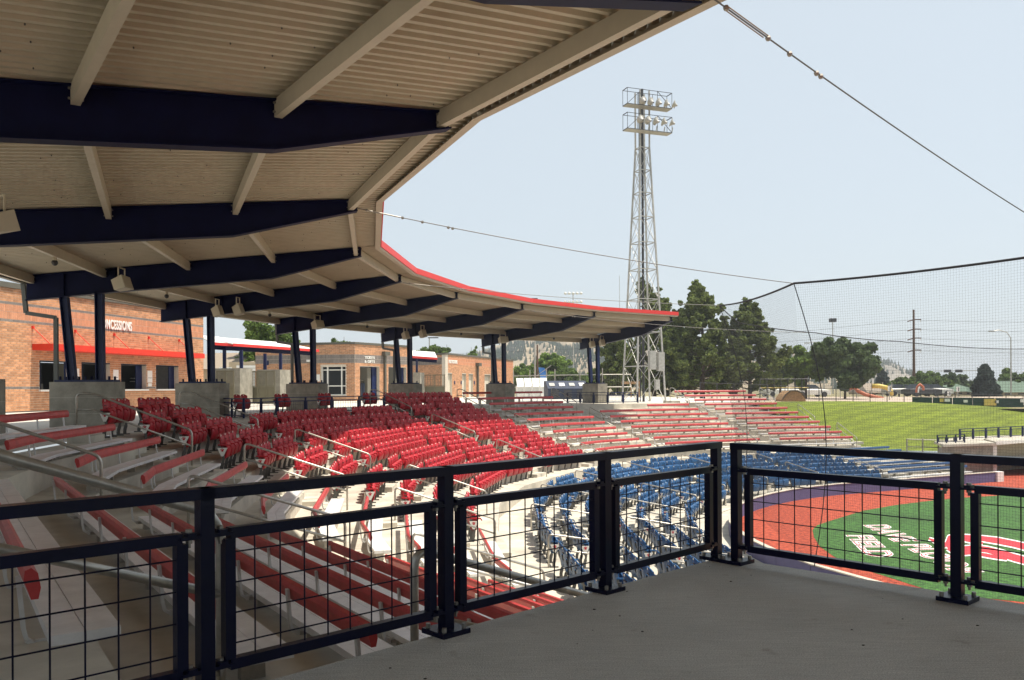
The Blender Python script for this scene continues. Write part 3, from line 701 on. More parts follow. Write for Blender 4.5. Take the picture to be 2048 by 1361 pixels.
for i in range(3,11):
    k0=4.34 if i>3 else 5.02
    bench([pp(k0,DR*i,0)[:2]]+([pp(4.6,DR*i,0)[:2]] if i>3 else [])+[pp(5.52+.02*(i-3),DR*i,0)[:2]],-DZ*i,'benchred','red-backed bench, %s row of the block below the light tower'%ordn(i-3),g,.80)
for i in range(0,11):
    a=pp(5.6+.03*i,DR*i,0); b=arc(kend(i),R0(5)-DR*i)
    bench([a[:2],b],-DZ*i,'benchred','red-backed bench, %s row of the last block beside the grass bank'%ordn(i),g,.80)
p0=ata(925,49.5); p1=ata(1084,55.5); bench([p0[:2],p1[:2]],0,'benchred','red-backed bench on the walkway behind the column by the restrooms',g,.80,0)
nn=Vector((-.457,.889,0))
for j in range(7):
    s_=nn*(.81*(6-j)); s2=Vector((-.02,0,0))*(6-j)
    L_=Vector((18.75,42.4,0))+s_; R_=Vector((24.2,45.2,0))+s_
    bench([L_[:2],R_[:2]],-3.94+.12*(6-j),'benchblue','blue-backed bench, %s row at the field end of the stand'%ordn(j),'blue-backed benches in rows',.75,0)
mb=MB()
for j in range(7):
    s_=nn*(.81*(6-j)); a=Vector((18.2,42.1,0))+s_+nn*.17;b=Vector((25.1,45.65,0))+s_+nn*.17; z=-3.94+.12*(6-j)
    mb.hexa([(p.x,p.y,-4.6) for p in (a-nn*.81,b-nn*.81,b,a)]+[(p.x,p.y,z) for p in (a-nn*.81,b-nn*.81,b,a)])
struct('blue_bench_terrace',mb,'concrete')

# ================================================================ HANDRAILS and aisle steps
def rrail(t,A,B,h,low,z0a,z0b,r=.0215):
    """loop handrail from post A to post B (Vectors at tread height)"""
def handrail(k,o0,o1,RF=R0,zf=lambda o:-DZ*(o-.0)/DR,label='',h=.93,lead=0):
    a,_=path(k,o0,RF); b,_=path(k,o1,RF); a.z=zf(o0); b.z=zf(o1); O=a.copy()
    t=empty('handrail',O,label=label,cat='handrail',group='galvanised stair handrails'); Z=Vector((0,0,1)); d=(b-a); n=8
    def rounded(P,r=.11,m_=5):
        out=[P[0]]
        for i in range(1,len(P)-1):
            p=P[i]; u=(P[i-1]-p).normalized(); v=(P[i+1]-p).normalized(); rr=min(r,(P[i-1]-p).length*.45,(P[i+1]-p).length*.45); A=p+u*rr;B=p+v*rr
            for q in range(m_+1): s=q/m_; out.append(A*(1-s)**2+p*2*s*(1-s)+B*s*s)
        return out+[P[-1]]
    a0=Vector((0,0,0)); b0=b-O; dh=Vector((d.x,d.y,0)).normalized()
    top=[a0+Z*(-.05),a0+Z*h]
    if lead: top.append(a0+dh*lead+Z*h)
    top+=[b0+Z*(h-.06),b0+Z*(-.05)]
    m=MB(); m.tube(rounded(top),.0215,10); m.obj('rail_loop','galv',t,smooth=True)
    m=MB(); A=a0+Z*(h-.33); B=b0+Z*(h-.39)
    P_=[A]+([a0+dh*lead+Z*(h-.33)] if lead else [])+[B]; m.tube(P_,.0195,8); m.obj('mid_rail','galv',t,smooth=True)
    for p in (a0,b0):
        m=MB(); m.tube([p+Z*.0,p+Z*.012],.06,10); m.obj('flange','galv',t)
names={-3.19:'beside the deck',-2.01:'between the two near bench blocks',-1.0:'left of the first red chairs',-.02:'left of the wheelchair platform',2.14:'right of the wheelchair platform',3.15:'left of the far benches',4.23:'left of the far platform wall',5.57:'left of the last bench block'}
for k,nm in names.items():
    for q,(a,b) in enumerate(((.1,1.5),(2.5,4.6),(5.6,7.6)) if k==-3.19 else ((-.15,2.05),(3.1,5.25),(6.3,8.6))):
        handrail(k,a,b,h=1.08 if k==-3.19 else .93,label='galvanised stair handrail %s, %s from the top'%(nm,ordn(q)) ,lead=.3 if (q==0 and k>-3) else 0)
for q,(a,b) in enumerate(((-.15,2.05),(3.1,5.25),(6.3,8.6))):
    handrail(6.5+.05*a,a,b,label='galvanised stair handrail at the foot of the grass bank, %s from the top'%ORD[q])
zl=lambda o:ZL-DZL*o/DR
for k in (-2.0,-1.01,.025,1.055,2.125,3.145,4.175,5.175,6.2):
    for q,(a,b) in enumerate(((-.2,1.7),(2.6,4.8))):
        handrail(k,a,b,RL,zl,label='pale stair handrail between blue chair blocks, aisle %s from the left, %s'%(ORD[int(k+2.2)],('upper','lower')[q]),h=.85)
# aisle half steps
def steps(name,k,rows,RF,dz,dr,zf,w=1.0):
    mb=MB()
    for i in rows:
        off=dr*i+.645-.36; p,d=path(k,off,RF); a=math.atan2(d.y,d.x); z=zf(i)
    return
mb=MB()
for k in names:
    for i in range(-1,10):
        off=DR*(i+1)-.17+.2; p,d=path(k,off,R0); z=-DZ*(i+1)
        mb.box((p.x,p.y,z+DZ/4-.003),(1.02,.40,DZ/2+.006),math.atan2(d.y,d.x))
for i in range(0,10):
    k=6.5+.05*i; off=DR*(i+1)-.17+.2; p,d=path(k,off,R0); z=-DZ*(i+1); mb.box((p.x,p.y,z+DZ/4-.003),(1.2,.40,DZ/2+.006),math.atan2(d.y,d.x))
struct('aisle_steps',mb,'concrete')

# ================================================================ BUILDINGS
def frame2(p0,p1):
    """wall frame: origin p0, along u, outward normal n (to the right-hand side of u seen from above -> n)"""
    a=Vector((p0[0],p0[1],0));b=Vector((p1[0],p1[1],0)); u=(b-a).normalized(); n=Vector((u.y,-u.x,0)); return a,u,n,(b-a).length
BRK_IND=[0]
def brick_wall(t,p0,p1,z0,z1,opens=(),bands=(),u_off=0,individual=0,prism_th=.35,band_mat='brickband',backing='mortar'):
    """real bricks 305x102 on a mortar backing. opens: (u0,u1,za,zb). bands: (za,zb,kind)"""
    a,u,n,L=frame2(p0,p1)
    us=sorted(set([0,L]+[q for o in opens for q in o[:2] if 0<q<L])); zs=sorted(set([z0,z1]+[q for o in opens for q in o[2:4]]))
    m=MB()
    def P(s,z,d): q=a+u*s+n*d; return (q.x,q.y,z)
    for i in range(len(us)-1):
        for j in range(len(zs)-1):
            cu=(us[i]+us[i+1])/2; cz=(zs[j]+zs[j+1])/2
            if any(o[0]<cu<o[1] and o[2]<cz<o[3] for o in opens): continue
            m.hexa([P(us[i],zs[j],0),P(us[i],zs[j],-prism_th),P(us[i+1],zs[j],-prism_th),P(us[i+1],zs[j],0),P(us[i],zs[j+1],0),P(us[i],zs[j+1],-prism_th),P(us[i+1],zs[j+1],-prism_th),P(us[i+1],zs[j+1],0)])
    m.obj('mortar_wall',backing,t)
    bm={'brick':MB(),'brickband':MB(),'brickgrey':MB()}; singles=[]
    BW,BH=.3048,.1016; g=.014
    def put(s0,s1,za,zb,kind):
        s0=max(s0,0.0); s1=min(s1,L)
        if s1-s0<.04: return
        for o in opens:
            if s0<o[1]-.001 and s1>o[0]+.001 and za<o[3]-.01 and zb>o[2]+.01:
                if s0<o[0]-.05: s1=o[0]
                elif s1>o[1]+.05: s0=o[1]
                else: return
                if s1-s0<.04: return
        d=.008+random.uniform(-.002,.002)
        pts=[P(s0+g/2,za+g/2,-.01),P(s1-g/2,za+g/2,-.01),P(s1-g/2,za+g/2,d),P(s0+g/2,za+g/2,d)]
        pts=pts+[(p[0],p[1],zb-g/2) for p in pts]
        if kind=='brick' and individual and s0>individual[0] and s1<individual[1] and za>individual[2] and len(singles)<300: singles.append((s0,s1,za,zb,d))
        else: bm[kind].add(pts,[(0,1,2,3)[::-1] if False else (3,2,1,0),(4,5,6,7),(2,3,7,6),(3,0,4,7),(1,2,6,5)])
    z=z0; r=0
    while z<z1-.02:
        bd=[b for b in bands if b[0]-1e-3<=z<b[1]-1e-3]
        if bd and bd[0][2]=='soldier':
            zt=min(z+BW,z1); s=0
            while s<L: put(s,s+BH,z,zt,bd[0][3]); s+=BH
            z=zt
        else:
            zt=min(z+BH,z1); s=-(r%2)*BW/2
            while s<L: put(s,s+BW,z,zt,(bd[0][3] if bd else 'brick')); s+=BW
            z=zt; r+=1
    for k_,mb_ in bm.items():
        if mb_.v: mb_.obj('brick_courses',k_,t,kind='stuff')
    if singles:
        shp={}
        for (s0,s1,za,zb,d) in singles:
            key=round(s1-s0,2)
            if key not in shp:
                q=MB(); w_=s1-s0-g; h_=zb-za-g
                uu=u; 
                q.hexa([tuple(uu*x+n*y+Vector((0,0,zz))) for zz in (0,h_) for x,y in ((0,-.01),(w_,-.01),(w_,.008),(0,.008))]); shp[key]=q.mesh('brick','brick')
            c=a+u*(s0+g/2)+n*(d-.008); mkobj('brick',shp[key],t,(c.x,c.y,za+g/2))
def wbox(t,name,p0,u,n,s0,s1,za,zb,d0,d1,material):
    m=MB(); f=lambda s,d,z:(p0.x+u.x*s+n.x*d,p0.y+u.y*s+n.y*d,z)
    m.hexa([f(s0,d0,za),f(s1,d0,za),f(s1,d1,za),f(s0,d1,za),f(s0,d0,zb),f(s1,d0,zb),f(s1,d1,zb),f(s0,d1,zb)]); return m.obj(name,material,t)
# ---- concessions
GZ=.17
T=empty('concessions_building',(0,0,0),label='brick concessions building with red canopy over four serving windows',cat='building')
W0=(-21.6,29.0); W1=(-17.45,48.0)
a,u,n,L=frame2(W0,W1)
if n.x<0: n=-n
def su(px):   # wall coordinate under photo column px
    k=(px-HX)/F; return ((k*a.y-a.x)/(u.x-k*u.y))
sz=[su(q) for q in (79,145,159,226,242,293,312,357)]
ops=[(sz[0],su(142),1.06,2.30),(su(163),su(220),1.06,2.30),(sz[4],sz[5],1.06,2.30),(sz[6],sz[7],1.06,2.30)]
bands=[(3.85,4.46,'soldier','brickband'),(2.32,2.61,'none','brick')]
def soldier_over(): pass
brick_wall(T,W0,W1,GZ,5.2,ops,[(GZ+.1016*9,GZ+.1016*10,'r','brickgrey'),(GZ+.1016*36,GZ+.1016*37,'r','brickgrey'),(GZ+.1016*37,GZ+.1016*37+.6096,'soldier','brickband'),(GZ+.1016*43,GZ+.1016*44,'r','brickgrey')],individual=(su(2),su(160),.9))
wbox(T,'roof_cap',a,u,n,0,L+.1,5.2,5.42,-.5,.10,'capmetal')
wbox(T,'side_wall',a,u,n,L-.001,L+.02,GZ,5.2,-8,-.005,'brickgrey')
wbox(T,'roof',a,u,n,0,L,5.0,5.15,-8,-.36,'capmetal')
for q,o in enumerate(ops):
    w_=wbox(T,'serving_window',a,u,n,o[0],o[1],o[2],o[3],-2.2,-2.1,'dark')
    wbox(w_,'sill',a,u,n,o[0]-.05,o[1]+.05,.98,1.06,-.2,.12,'white')
    wbox(w_,'frame',a,u,n,o[0],o[0]+.06,1.06,o[3],-.3,.004,'navy')
    wbox(w_,'frame',a,u,n,o[1]-.45 if q!=0 else o[1]-.06,o[1],1.06,o[3],-.32,-.26,'navy_post')
    wbox(w_,'lintel',a,u,n,o[0],o[1],o[3]-.05,o[3],-.3,.004,'navy')
    if q in (1,2): wbox(w_,'inner_shutter',a,u,n,o[0]+.07,o[0]+(o[1]-o[0])*.5,1.3,o[3]-.05,-1.4,-1.35,'interior')
    if q in (0,3):
        for zz in (1.45,1.62): wbox(w_,'shelf',a,u,n,o[0]+.5,o[1]-.4,zz,zz+.03,-1.9,-1.6,'steelgrey')
    for e in range(3): wbox(w_,'counter_item',a,u,n,o[0]+.3+e*.35,o[0]+.42+e*.35,1.06,1.16+.08*e,-.9,-.8,'interior')
for px in (151.5,231,299):
    s_=su(px); m=wbox(T,'menu_board',a,u,n,s_-.19,s_+.19,1.40,2.0,.012,.03,'paper'); wbox(m,'notice',a,u,n,s_-.15,s_+.15,1.62,1.64,.031,.034,'dark')
    wbox(m,'notice',a,u,n,s_-.15,s_+.15,1.2,1.36,.012,.03,'paper')
# canopy
c0,c1=su(64),su(376)
cy=empty('canopy',(0,0,0),label='thin red steel canopy hung by rods over the concessions windows',cat='canopy')
wbox(cy,'canopy_slab',a,u,n,c0,c1,2.72,2.98,.02,1.03,'redcanopy')
for px in (65,150,228,297,358):
    s_=su(px)+.0; m=MB(); f=lambda s,d,z:(a.x+u.x*s+n.x*d,a.y+u.y*s+n.y*d,z)
    m.tube([f(s_,.03,3.68),f(s_,.85,2.98)],.018,6); m.obj('hanger_rod','redcanopy',cy)
    m=MB(); m.box(f(s_,.03,3.68),(.1,.1,.12)); m.obj('bracket','redcanopy',cy)
# lettering
lt=empty('wall_lettering',(0,0,0),label='raised white CONCESSIONS lettering on the brick band',cat='sign')
def letter_row(t,txt,p,uu,nn,size,z,material='white',depth=.02,width=None):
    me=text_mesh(txt,size,depth,material); o=mkobj('lettering',me,t); xs=[v.co.x for v in me.vertices]; wd=max(xs)-min(xs)
    sx=(width/wd) if width else 1
    R=Matrix(((uu.x*sx,0,nn.x,p[0]),(uu.y*sx,0,nn.y,p[1]),(0,1,0,z),(0,0,0,1))); o.matrix_world=R; return o
# reads left to right as seen from the stand (u direction runs away from the camera)
cs=su(196); ce=su(262); q=a+u*cs+n*.05
letter_row(lt,'CONCESSIONS',(q.x,q.y),u,n,.62,3.93,width=ce-cs)
# ---- shop
T=empty('shop_building',(0,0,0),label='brick shop with a grey brick band, white framed window and two open doorways',cat='building')
def face(px0,Y0,px1,Y1): return ((px0-HX)/F*Y0,Y0),((px1-HX)/F*Y1,Y1)
P0,P1=face(511,61.5,710,60.0); P2=((822-HX)/F*65.8,65.8)
def facade(T,A,B,top,ops,bandz,bandmat,twod=True):
    a,u,n,L=frame2(A,B)
    if n.y>0: n=-n
    brick_wall(T,A,B,.1,top,ops,[(bandz,bandz+.6096,'soldier',bandmat)],prism_th=.3)
    wbox(T,'roof_cap',a,u,n,-.05,L+.05,top,top+.16,-.4,.07,'capmetal'); return a,u,n,L
def sux(a,u,px): k=(px-HX)/F; return (k*a.y-a.x)/(u.x-k*u.y)
a1,u1_,n1,L1=frame2(P0,P1); w0,w1=sux(a1,u1_,641.5),sux(a1,u1_,692)
top=.1+.1016*40
zb_=.1+.1016*27
a1,u1_,n1,L1=facade(T,P0,P1,top,[(w0,w1,.55,2.66)],zb_,'brickgrey')
W=wbox(T,'shop_window',a1,u1_,n1,w0,w1,.55,2.66,-.32,-.28,'glass')
for s_ in (w0+.04,w0+(w1-w0)*.24,w0+(w1-w0)*.80,w1-.04): wbox(W,'mullion',a1,u1_,n1,s_-.035,s_+.035,.55,2.66,-.27,-.12,'white')
for z_ in (.59,1.22,2.36,2.62): wbox(W,'mullion',a1,u1_,n1,w0+.08,w1-.08,z_-.035,z_+.035,-.26,-.13,'white')
wbox(T,'wall_notice',a1,u1_,n1,w0-.35,w0-.05,1.55,2.05,.012,.03,'paper')
wbox(T,'wall_lamp',a1,u1_,n1,sux(a1,u1_,616),sux(a1,u1_,616)+.25,2.95,3.1,.012,.25,'white')
wbox(T,'wall_vent',a1,u1_,n1,sux(a1,u1_,532),sux(a1,u1_,538),2.75,3.05,.012,.04,'navy_post')
a2,u2_,n2,L2=frame2(P1,P2)
d0,d1,d2,d3=[sux(a2,u2_,q) for q in (720,759,777,813)]
a2,u2_,n2,L2=facade(T,P1,P2,top,[(d0,d1,.1,2.62),(d2,min(d3,L2-.3),.1,2.62)],zb_,'brickgrey')
for (x0,x1) in ((d0,d1),(d2,min(d3,L2-.3))):
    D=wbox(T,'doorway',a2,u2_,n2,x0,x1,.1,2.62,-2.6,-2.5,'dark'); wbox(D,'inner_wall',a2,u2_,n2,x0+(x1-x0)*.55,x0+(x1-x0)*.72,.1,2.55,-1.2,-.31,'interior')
    wbox(D,'door_leaf',a2,u2_,n2,x1-(x1-x0)*.24,x1-.02,.1,2.58,-.9,-.25,'navy_post'); wbox(D,'back_wall',a2,u2_,n2,x0,x1,.1,2.6,-2.45,-2.4,'interior')
ct=empty('clothes_rack',(0,0,0),label='rack of dark blue clothes inside the left shop doorway',cat='clothes rack')
m=MB(); q=a2+u2_*(d0+.7)+n2*-.7
for e in range(5): m.box((q.x+.12*e,q.y+.2*e,.95),(.10,.45,.95),.5)
m.obj('hanging_shirts','bluepaint',ct); m=MB(); m.tube([(q.x-.2,q.y-.3,1.75),(q.x+.7,q.y+1,1.45)],.02,6); m.obj('rail','galv',ct)
q=a2+u2_*sux(a2,u2_,729)+n2*.03
lt=empty('shop_lettering',(0,0,0),label='two lines of raised pale TICKETS and GIFTS lettering on the grey brick band',cat='sign')
wd=sux(a2,u2_,749)-sux(a2,u2_,729)
letter_row(lt,'TICKETS',(q.x,q.y),u2_,n2,.26,zb_+.32,width=wd); letter_row(lt,'& GIFTS',(q.x,q.y),u2_,n2,.26,zb_+.04,width=wd)
wbox(T,'side_wall',a2,u2_,n2,L2,L2+.02,.1,top,-7,-.01,'brickgrey')
# hopper + downpipe on the right face
for (aa,uu,nn_,px,tp) in ((a2,u2_,n2,768.5,3.9),):
    s_=sux(aa,uu,px); dp=wbox(T,'rain_hopper',aa,uu,nn_,s_-.3,s_+.3,3.45,3.75,.02,.35,'capmetal'); wbox(T,'downpipe',aa,uu,nn_,s_-.08,s_+.08,.1,3.45,.02,.16,'capmetal')
# ---- restrooms
T=empty('restroom_building',(0,0,0),label='brick restroom building with pale doors at the end of the walkway',cat='building')
Q0,Q1=face(812,76.5,890.5,72.0); Q2=((1026.5-HX)/F*90.0,90.0)
top=.1+.1016*37; zb_=.1+.1016*29
facade(T,Q0,Q1,top,[],zb_,'brickgrey')
a3,u3_,n3,L3=frame2(Q1,Q2); dd=[(sux(a3,u3_,x),sux(a3,u3_,y)) for x,y in ((894,904),(924,932),(937.5,946),(969,981))]
facade(T,Q1,Q2,top,[(x,y,.1,2.28) for x,y in dd],zb_,'brickband')
for x,y in dd:
    D=wbox(T,'door',a3,u3_,n3,x,y,.1,2.28,-.25,-.18,'doorpaint'); wbox(D,'lintel',a3,u3_,n3,x,y,2.2,2.28,-.16,.01,'capmetal')
for px in (909,922,948.5): s_=sux(a3,u3_,px); wbox(T,'door_sign',a3,u3_,n3,s_-.13,s_+.13,1.35,1.65,.012,.03,'navy_post')
s_=sux(a3,u3_,953.5); wbox(T,'rain_hopper',a3,u3_,n3,s_-.35,s_+.35,3.05,3.35,.02,.4,'capmetal'); wbox(T,'downpipe',a3,u3_,n3,s_-.09,s_+.09,.1,3.05,.02,.2,'capmetal')
wbox(T,'side_wall',a3,u3_,n3,L3,L3+.02,.1,top,-7,-.01,'brickgrey')
q=a3+u3_*sux(a3,u3_,897)+n3*.03; lt=empty('restroom_lettering',(0,0,0),label='raised pale RESTROOMS lettering on the far brick band',cat='sign')
letter_row(lt,'RESTROOMS',(q.x,q.y),u3_,n3,.4,zb_+.12,width=sux(a3,u3_,914)-sux(a3,u3_,897))
# ---- entrance: piers, navy posts, sloped roof, gates
def pier(px0,px1,pxs,Y,ztop_,label):
    x0,x1,x2=[(q-HX)/F*Y for q in (px0,px1,pxs)]
    t=empty('entrance_pier',((x0+x1)/2,Y,.1),label=label,cat='pier',group='concrete gate piers'); O=t.location
    m=MB(); m.prism([(x0-O.x,0),(x1-O.x,0),(x2-O.x,1.5),(x0+(x2-x1)-O.x,1.5)],0,ztop_-.1); m.obj('pier_block','plinth',t); return t
P=pier(428,480,489.5,50,2.26,'concrete pier left of the entrance gates'); 
def posts(t,Y,pxs,z0,z1):
    for px in pxs:
        O=Vector(t.location); x=(px-HX)/F*Y-O.x; m=MB(); m.box((x,.5,(z0+z1)/2-.1),(.16,.2,z1-z0)); m.obj('post','navy_post',t)
posts(P,50,(443.5,477.5),2.26,3.36)
P=pier(514.5,560,569,52,2.22,'concrete pier right of the entrance gates'); posts(P,52,(525.5,557),2.22,3.22)
def canopyroof(pxa,za,Ya,pxb,zb,Yb,label,back=2.6):
    t=empty('entrance_roof',(0,0,0),label=label,cat='roof',group='entrance roofs with red edges')
    A=Vector(ata(pxa,Ya,za));B=Vector(ata(pxb,Yb,zb)); u_=(B-A); u_.z=0; u_.normalize(); nb=Vector((-u_.y,u_.x,0))
    if nb.y<0: nb=-nb
    K=nb*back+Vector((0,0,.55)); Z=Vector((0,0,1))
    m=MB(); m.hexa([A,B,B+K,A+K,A+Z*.06,B+Z*.06,B+K+Z*.06,A+K+Z*.06]); m.obj('roof_sheet','whitemetal',t)
    m=MB(); f=-nb*.03; m.hexa([A+f-Z*.10,B+f-Z*.10,B-Z*.10,A-Z*.10,A+f+Z*.07,B+f+Z*.07,B+Z*.07,A+Z*.07]); m.obj('red_edge','redfascia',t)
    m=MB(); g=nb*.5; m.hexa([A+g-Z*.32,B+g-Z*.32,B+g*1.4-Z*.32,A+g*1.4-Z*.32,A+g-Z*.02,B+g-Z*.02,B+g*1.4-Z*.02,A+g*1.4-Z*.02]); m.obj('beam','navy_roof',t)
    return t
canopyroof(424,3.72,49.5,468,3.66,50.3,'short white roof with a red edge over the left gate pier')
canopyroof(466,3.66,49.9,638,3.62,57.5,'long sloping white roof with a red edge over the entrance gates',2.8)
canopyroof(800,3.55,66,875,3.35,66.5,'small white roof with a red edge beside the restroom building',2.6)
P=pier(826,840,845,66,2.25,'narrow concrete pier beside the restroom wall'); posts(P,66,(832.5,),2.25,3.4)
def gate(px0,px1,Y,label,bars=True,n=7):
    x0,x1=(px0-HX)/F*Y,(px1-HX)/F*Y; t=empty('metal_gate',((x0+x1)/2,Y,.12),label=label,cat='gate',group='olive metal gates'); w_=(x1-x0)/2
    m=MB()
    for z in (.05,1.08,1.95): m.box((0,0,z),(2*w_,.05,.06))
    for x in (-w_,0,w_): m.box((x,0,1),(.07,.06,2.0))
    m.obj('gate_frame','gate',t)
    for s_ in (-1,1): m=MB(); m.box((s_*w_/2,.02,.56),(w_-.08,.02,.95)); m.obj('lower_panel','gate',t)
    if bars:
        for i in range(n*2):
            m=MB(); m.box((-w_+(i+.5)*w_/n,0,1.55),(.03,.03,.9)); m.obj('gate_bar','gate',t)
gate(434,467,49.2,'olive gate with bars against the left pier'); gate(491,514,51.6,'olive barred gate between the two piers',n=5); gate(516,549,50.8,'olive gate with bars against the right pier')
gate(848,889,68,'olive gate of wide panels beside the restroom wall',n=4)
# house beyond the entrance
t=empty('house',ata(465,75,0),label='tan house with shingled roof beyond the entrance gates',cat='house'); O=t.location
m=MB(); m.box((0,4,1.4),(9,7,2.8)); m.obj('walls','siding',t)
m=MB(); m.add([(-5,0,2.8),(5,0,2.8),(5,8,2.8),(-5,8,2.8),(-3.5,4,4.4),(4.2,4,4.4)],[(0,1,5,4),(1,2,5),(2,3,4,5),(3,0,4),(3,2,1,0)]); m.obj('roof','shingle',t)
t=empty('street_sign',ata(451,60,0),label='small white sign with faint blue writing between the navy posts',cat='sign')
m=MB(); m.box((0,0,2.45),(.9,.04,.26)); m.obj('panel','white',t); m=MB(); m.box((0,0,1.2),(.08,.08,2.4)); m.obj('sign_post','gate',t)
m=MB(); 
for e in range(6): m.box((-.33+e*.13,-.03,2.45+(.02 if e%2 else -.0)),(.07,.01,.09))
m.obj('writing','bluepaint',t)
t=empty('garage',ata(497,68,0),label='white sided garage wall seen between the gate piers',cat='garage')
for e in range(9): m=MB(); m.box((0,0,.9+e*.24),(1.9,.08,.20)); m.obj('siding_board','white',t)
m=MB(); m.box((0,.3,1.6),(3.2,.4,3.2)); m.obj('wall','siding',t)
# fence at the end of the walkway
t=empty('chain_fence',(0,0,0),label='tall grey pipe fence across the end of the walkway',cat='fence')
fx=[(1027,74),(1060,73),(1093,71),(1110,70),(1160,69),(1205,68),(1262,68)]
for (p0,Y0),(p1,Y1) in zip(fx,fx[1:]):
    A=Vector(ata(p0,Y0,.05));B=Vector(ata(p1,Y1,.05))
    m=MB(); m.tube([A,A+Vector((0,0,2.5))],.04,6); m.obj('fence_post','galv',t)
    for z in (1.0,2.0): m=MB(); m.tube([A+Vector((0,0,z)),B+Vector((0,0,z))],.03,6); m.obj('fence_rail','galv',t)
    m=MB(); L_=(B-A).length; nn_=int(L_/.14)
    for i in range(1,nn_): q=A.lerp(B,i/nn_); m.bar(q+Vector((0,0,.1)),q+Vector((0,0,2.0)),.006,.006)
    m.obj('fence_mesh','galv',t,kind='stuff')
# white louvred tables stack and container
for i in range(4):
    p=ata(1040+15.5*i,72-.6*i,.1); t=empty('folding_stand',p,.25,label='%s of four white tilted stands with dark louvres by the fence'%ORD[i],cat='stand',group='white tilted stands')
    R=Matrix.Rotation(-.5,3,'X')
    m=MB(); m.box((0,0,.55),(.62,.5,1.1)); m.obj('base','white',t); m=MB(); m.box((0,-.1,1.35),(.62,.04,.85),0,R); m.obj('tilted_board','white',t)
    m=MB()
    for e in range(4): m.box((0,-.17+.07*e-.0,1.12+.14*e),(.42,.05,.07),0,R)
    m.obj('louvres','darksteel',t)
p=ata(1131,66,.1); t=empty('storage_container',p,.12,label='dark blue storage container with a sloping lid behind the far platform',cat='container')
m=MB(); m.add([(-1.55,-1,0),(1.6,-1,0),(1.6,1,0),(-1.55,1,0),(-1.55,-1,.85),(1.6,-1,.85),(1.6,.2,1.45),(1.6,1,1.45),(-1.55,.2,1.45),(-1.55,1,1.45)],[(0,3,2,1),(0,1,5,4),(4,5,6,8),(8,6,7,9),(1,2,7,6,5),(0,4,8,9,3),(2,3,9,7)]); m.obj('body','bluepaint',t)
for i in range(4): m=MB(); m.box((-1.15+.78*i,-.45,1.15),(.42,.5,.05),0,Matrix.Rotation(.46,3,'X')); m.obj('lid_window','white' if i%2 else 'steelgrey',t)
for i in range(3): m=MB(); m.box((-1.0+1.0*i,-1.02,.45),(.6,.03,.6)); m.obj('door_panel','darksteel',t)

# ================================================================ LIGHT TOWER
TX,TY=9.3,60.0; ZT=22.0
t=empty('light_tower',(TX,TY,-.1),.35,label='tall tapering steel lattice light tower with two rows of floodlights',cat='light tower')
def half(z): return .36+(1.12-.36)*max(0,(18.0-z))/18.0 if z<18 else .36
lv=[0,2.6,5.0,7.3,9.4,11.3,13.1,14.8,16.4,18.0]
def leg(i,z): s=((-1,-1),(1,-1),(1,1),(-1,1))[i]; h=half(z); return Vector((s[0]*h,s[1]*h,z))
for i in range(4):
    m=MB(); m.bar(leg(i,0),leg(i,18),.10,.10); m.bar(leg(i,18),leg(i,ZT),.09,.09); m.obj('leg','steelgrey',t)
for j in range(len(lv)-1):
    for i in range(4):
        k=(i+1)%4; m=MB(); m.bar(leg(i,lv[j+1]),leg(k,lv[j+1]),.055,.055); m.obj('cross_brace','steelgrey',t)
        m=MB(); m.bar(leg(i,lv[j]),leg(k,lv[j+1]),.026,.026); m.bar(leg(k,lv[j]),leg(i,lv[j+1]),.026,.026); m.obj('diagonal_brace','steelgrey',t)
m=MB(); m.tube([(.0,.0,0),(0,0,ZT+.2)],.09,8); m.tube([(-.2,.1,0),(-.2,.1,ZT)],.04,6); m.obj('cable_riser','darksteel',t)
for z,nl in ((21.0,5),(19.3,5)):
    m=MB(); m.box((0,-.75,z-.35),(3.5,.7,.04)); m.obj('platform','steelgrey',t)
    m=MB()
    for zz in (z-.33,z+.75 ):
        for y in (-.42,-1.1): m.bar((-1.75,y,zz),(1.75,y,zz),.03,.03)
        for x in (-1.75,1.75): m.bar((x,-.42,zz),(x,-1.1,zz),.045,.045)
    for x in (-1.75,-.6,.6,1.75):
        for y in (-.42,-1.1): m.bar((x,y,z-.33),(x,y,z+.75),.025,.025)
    m.bar((-1.75,-1.1,z-.33),(-.6,-1.1,z+.75),.03,.03); m.bar((.6,-1.1,z+.75),(1.75,-1.1,z-.33),.03,.03)
    m.obj('platform_railing','darksteel',t)
    for i in range(nl):
        x=-.75+.62*i+(0.2 if z>20 else 0); L_=Matrix.Rotation(.15+.22*i,3,'Z')@Matrix.Rotation(-1.15,3,'X')
        m=MB(); pr=[(0,.06),(.12,.11),(.22,.21),(.28,.31)]; vs=[];fs=[];nn_=12
        for (h_,r_) in pr:
            for q in range(nn_): aa=2*PI*q/nn_; vs.append(L_@Vector((r_*math.cos(aa),r_*math.sin(aa),-.1+h_*1.1))+Vector((x,-1.35,z+(-.15 if z>20 else .25))))
        for a_ in range(len(pr)-1):
            for q in range(nn_): fs.append((a_*nn_+q,a_*nn_+(q+1)%nn_,(a_+1)*nn_+(q+1)%nn_,(a_+1)*nn_+q))
        m.add(vs,fs); m.add(vs[-nn_:],[tuple(range(nn_))]); m.obj('floodlight','steelgrey',t,smooth=False)
        m=MB(); m.bar((x,-1.1,z-.3),(x,-1.22,z),.05,.05); m.obj('lamp_arm','steelgrey',t)
for x,z in ((.05,3.0),(.72,2.9)): m=MB(); m.box((x,-1.15,z),(.48,.3,1.3)); m.obj('electrical_box','steelgrey',t)
m=MB(); m.box((.4,-1.2,1.3),(.32,.25,.7)); m.obj('meter_box','steelgrey',t)
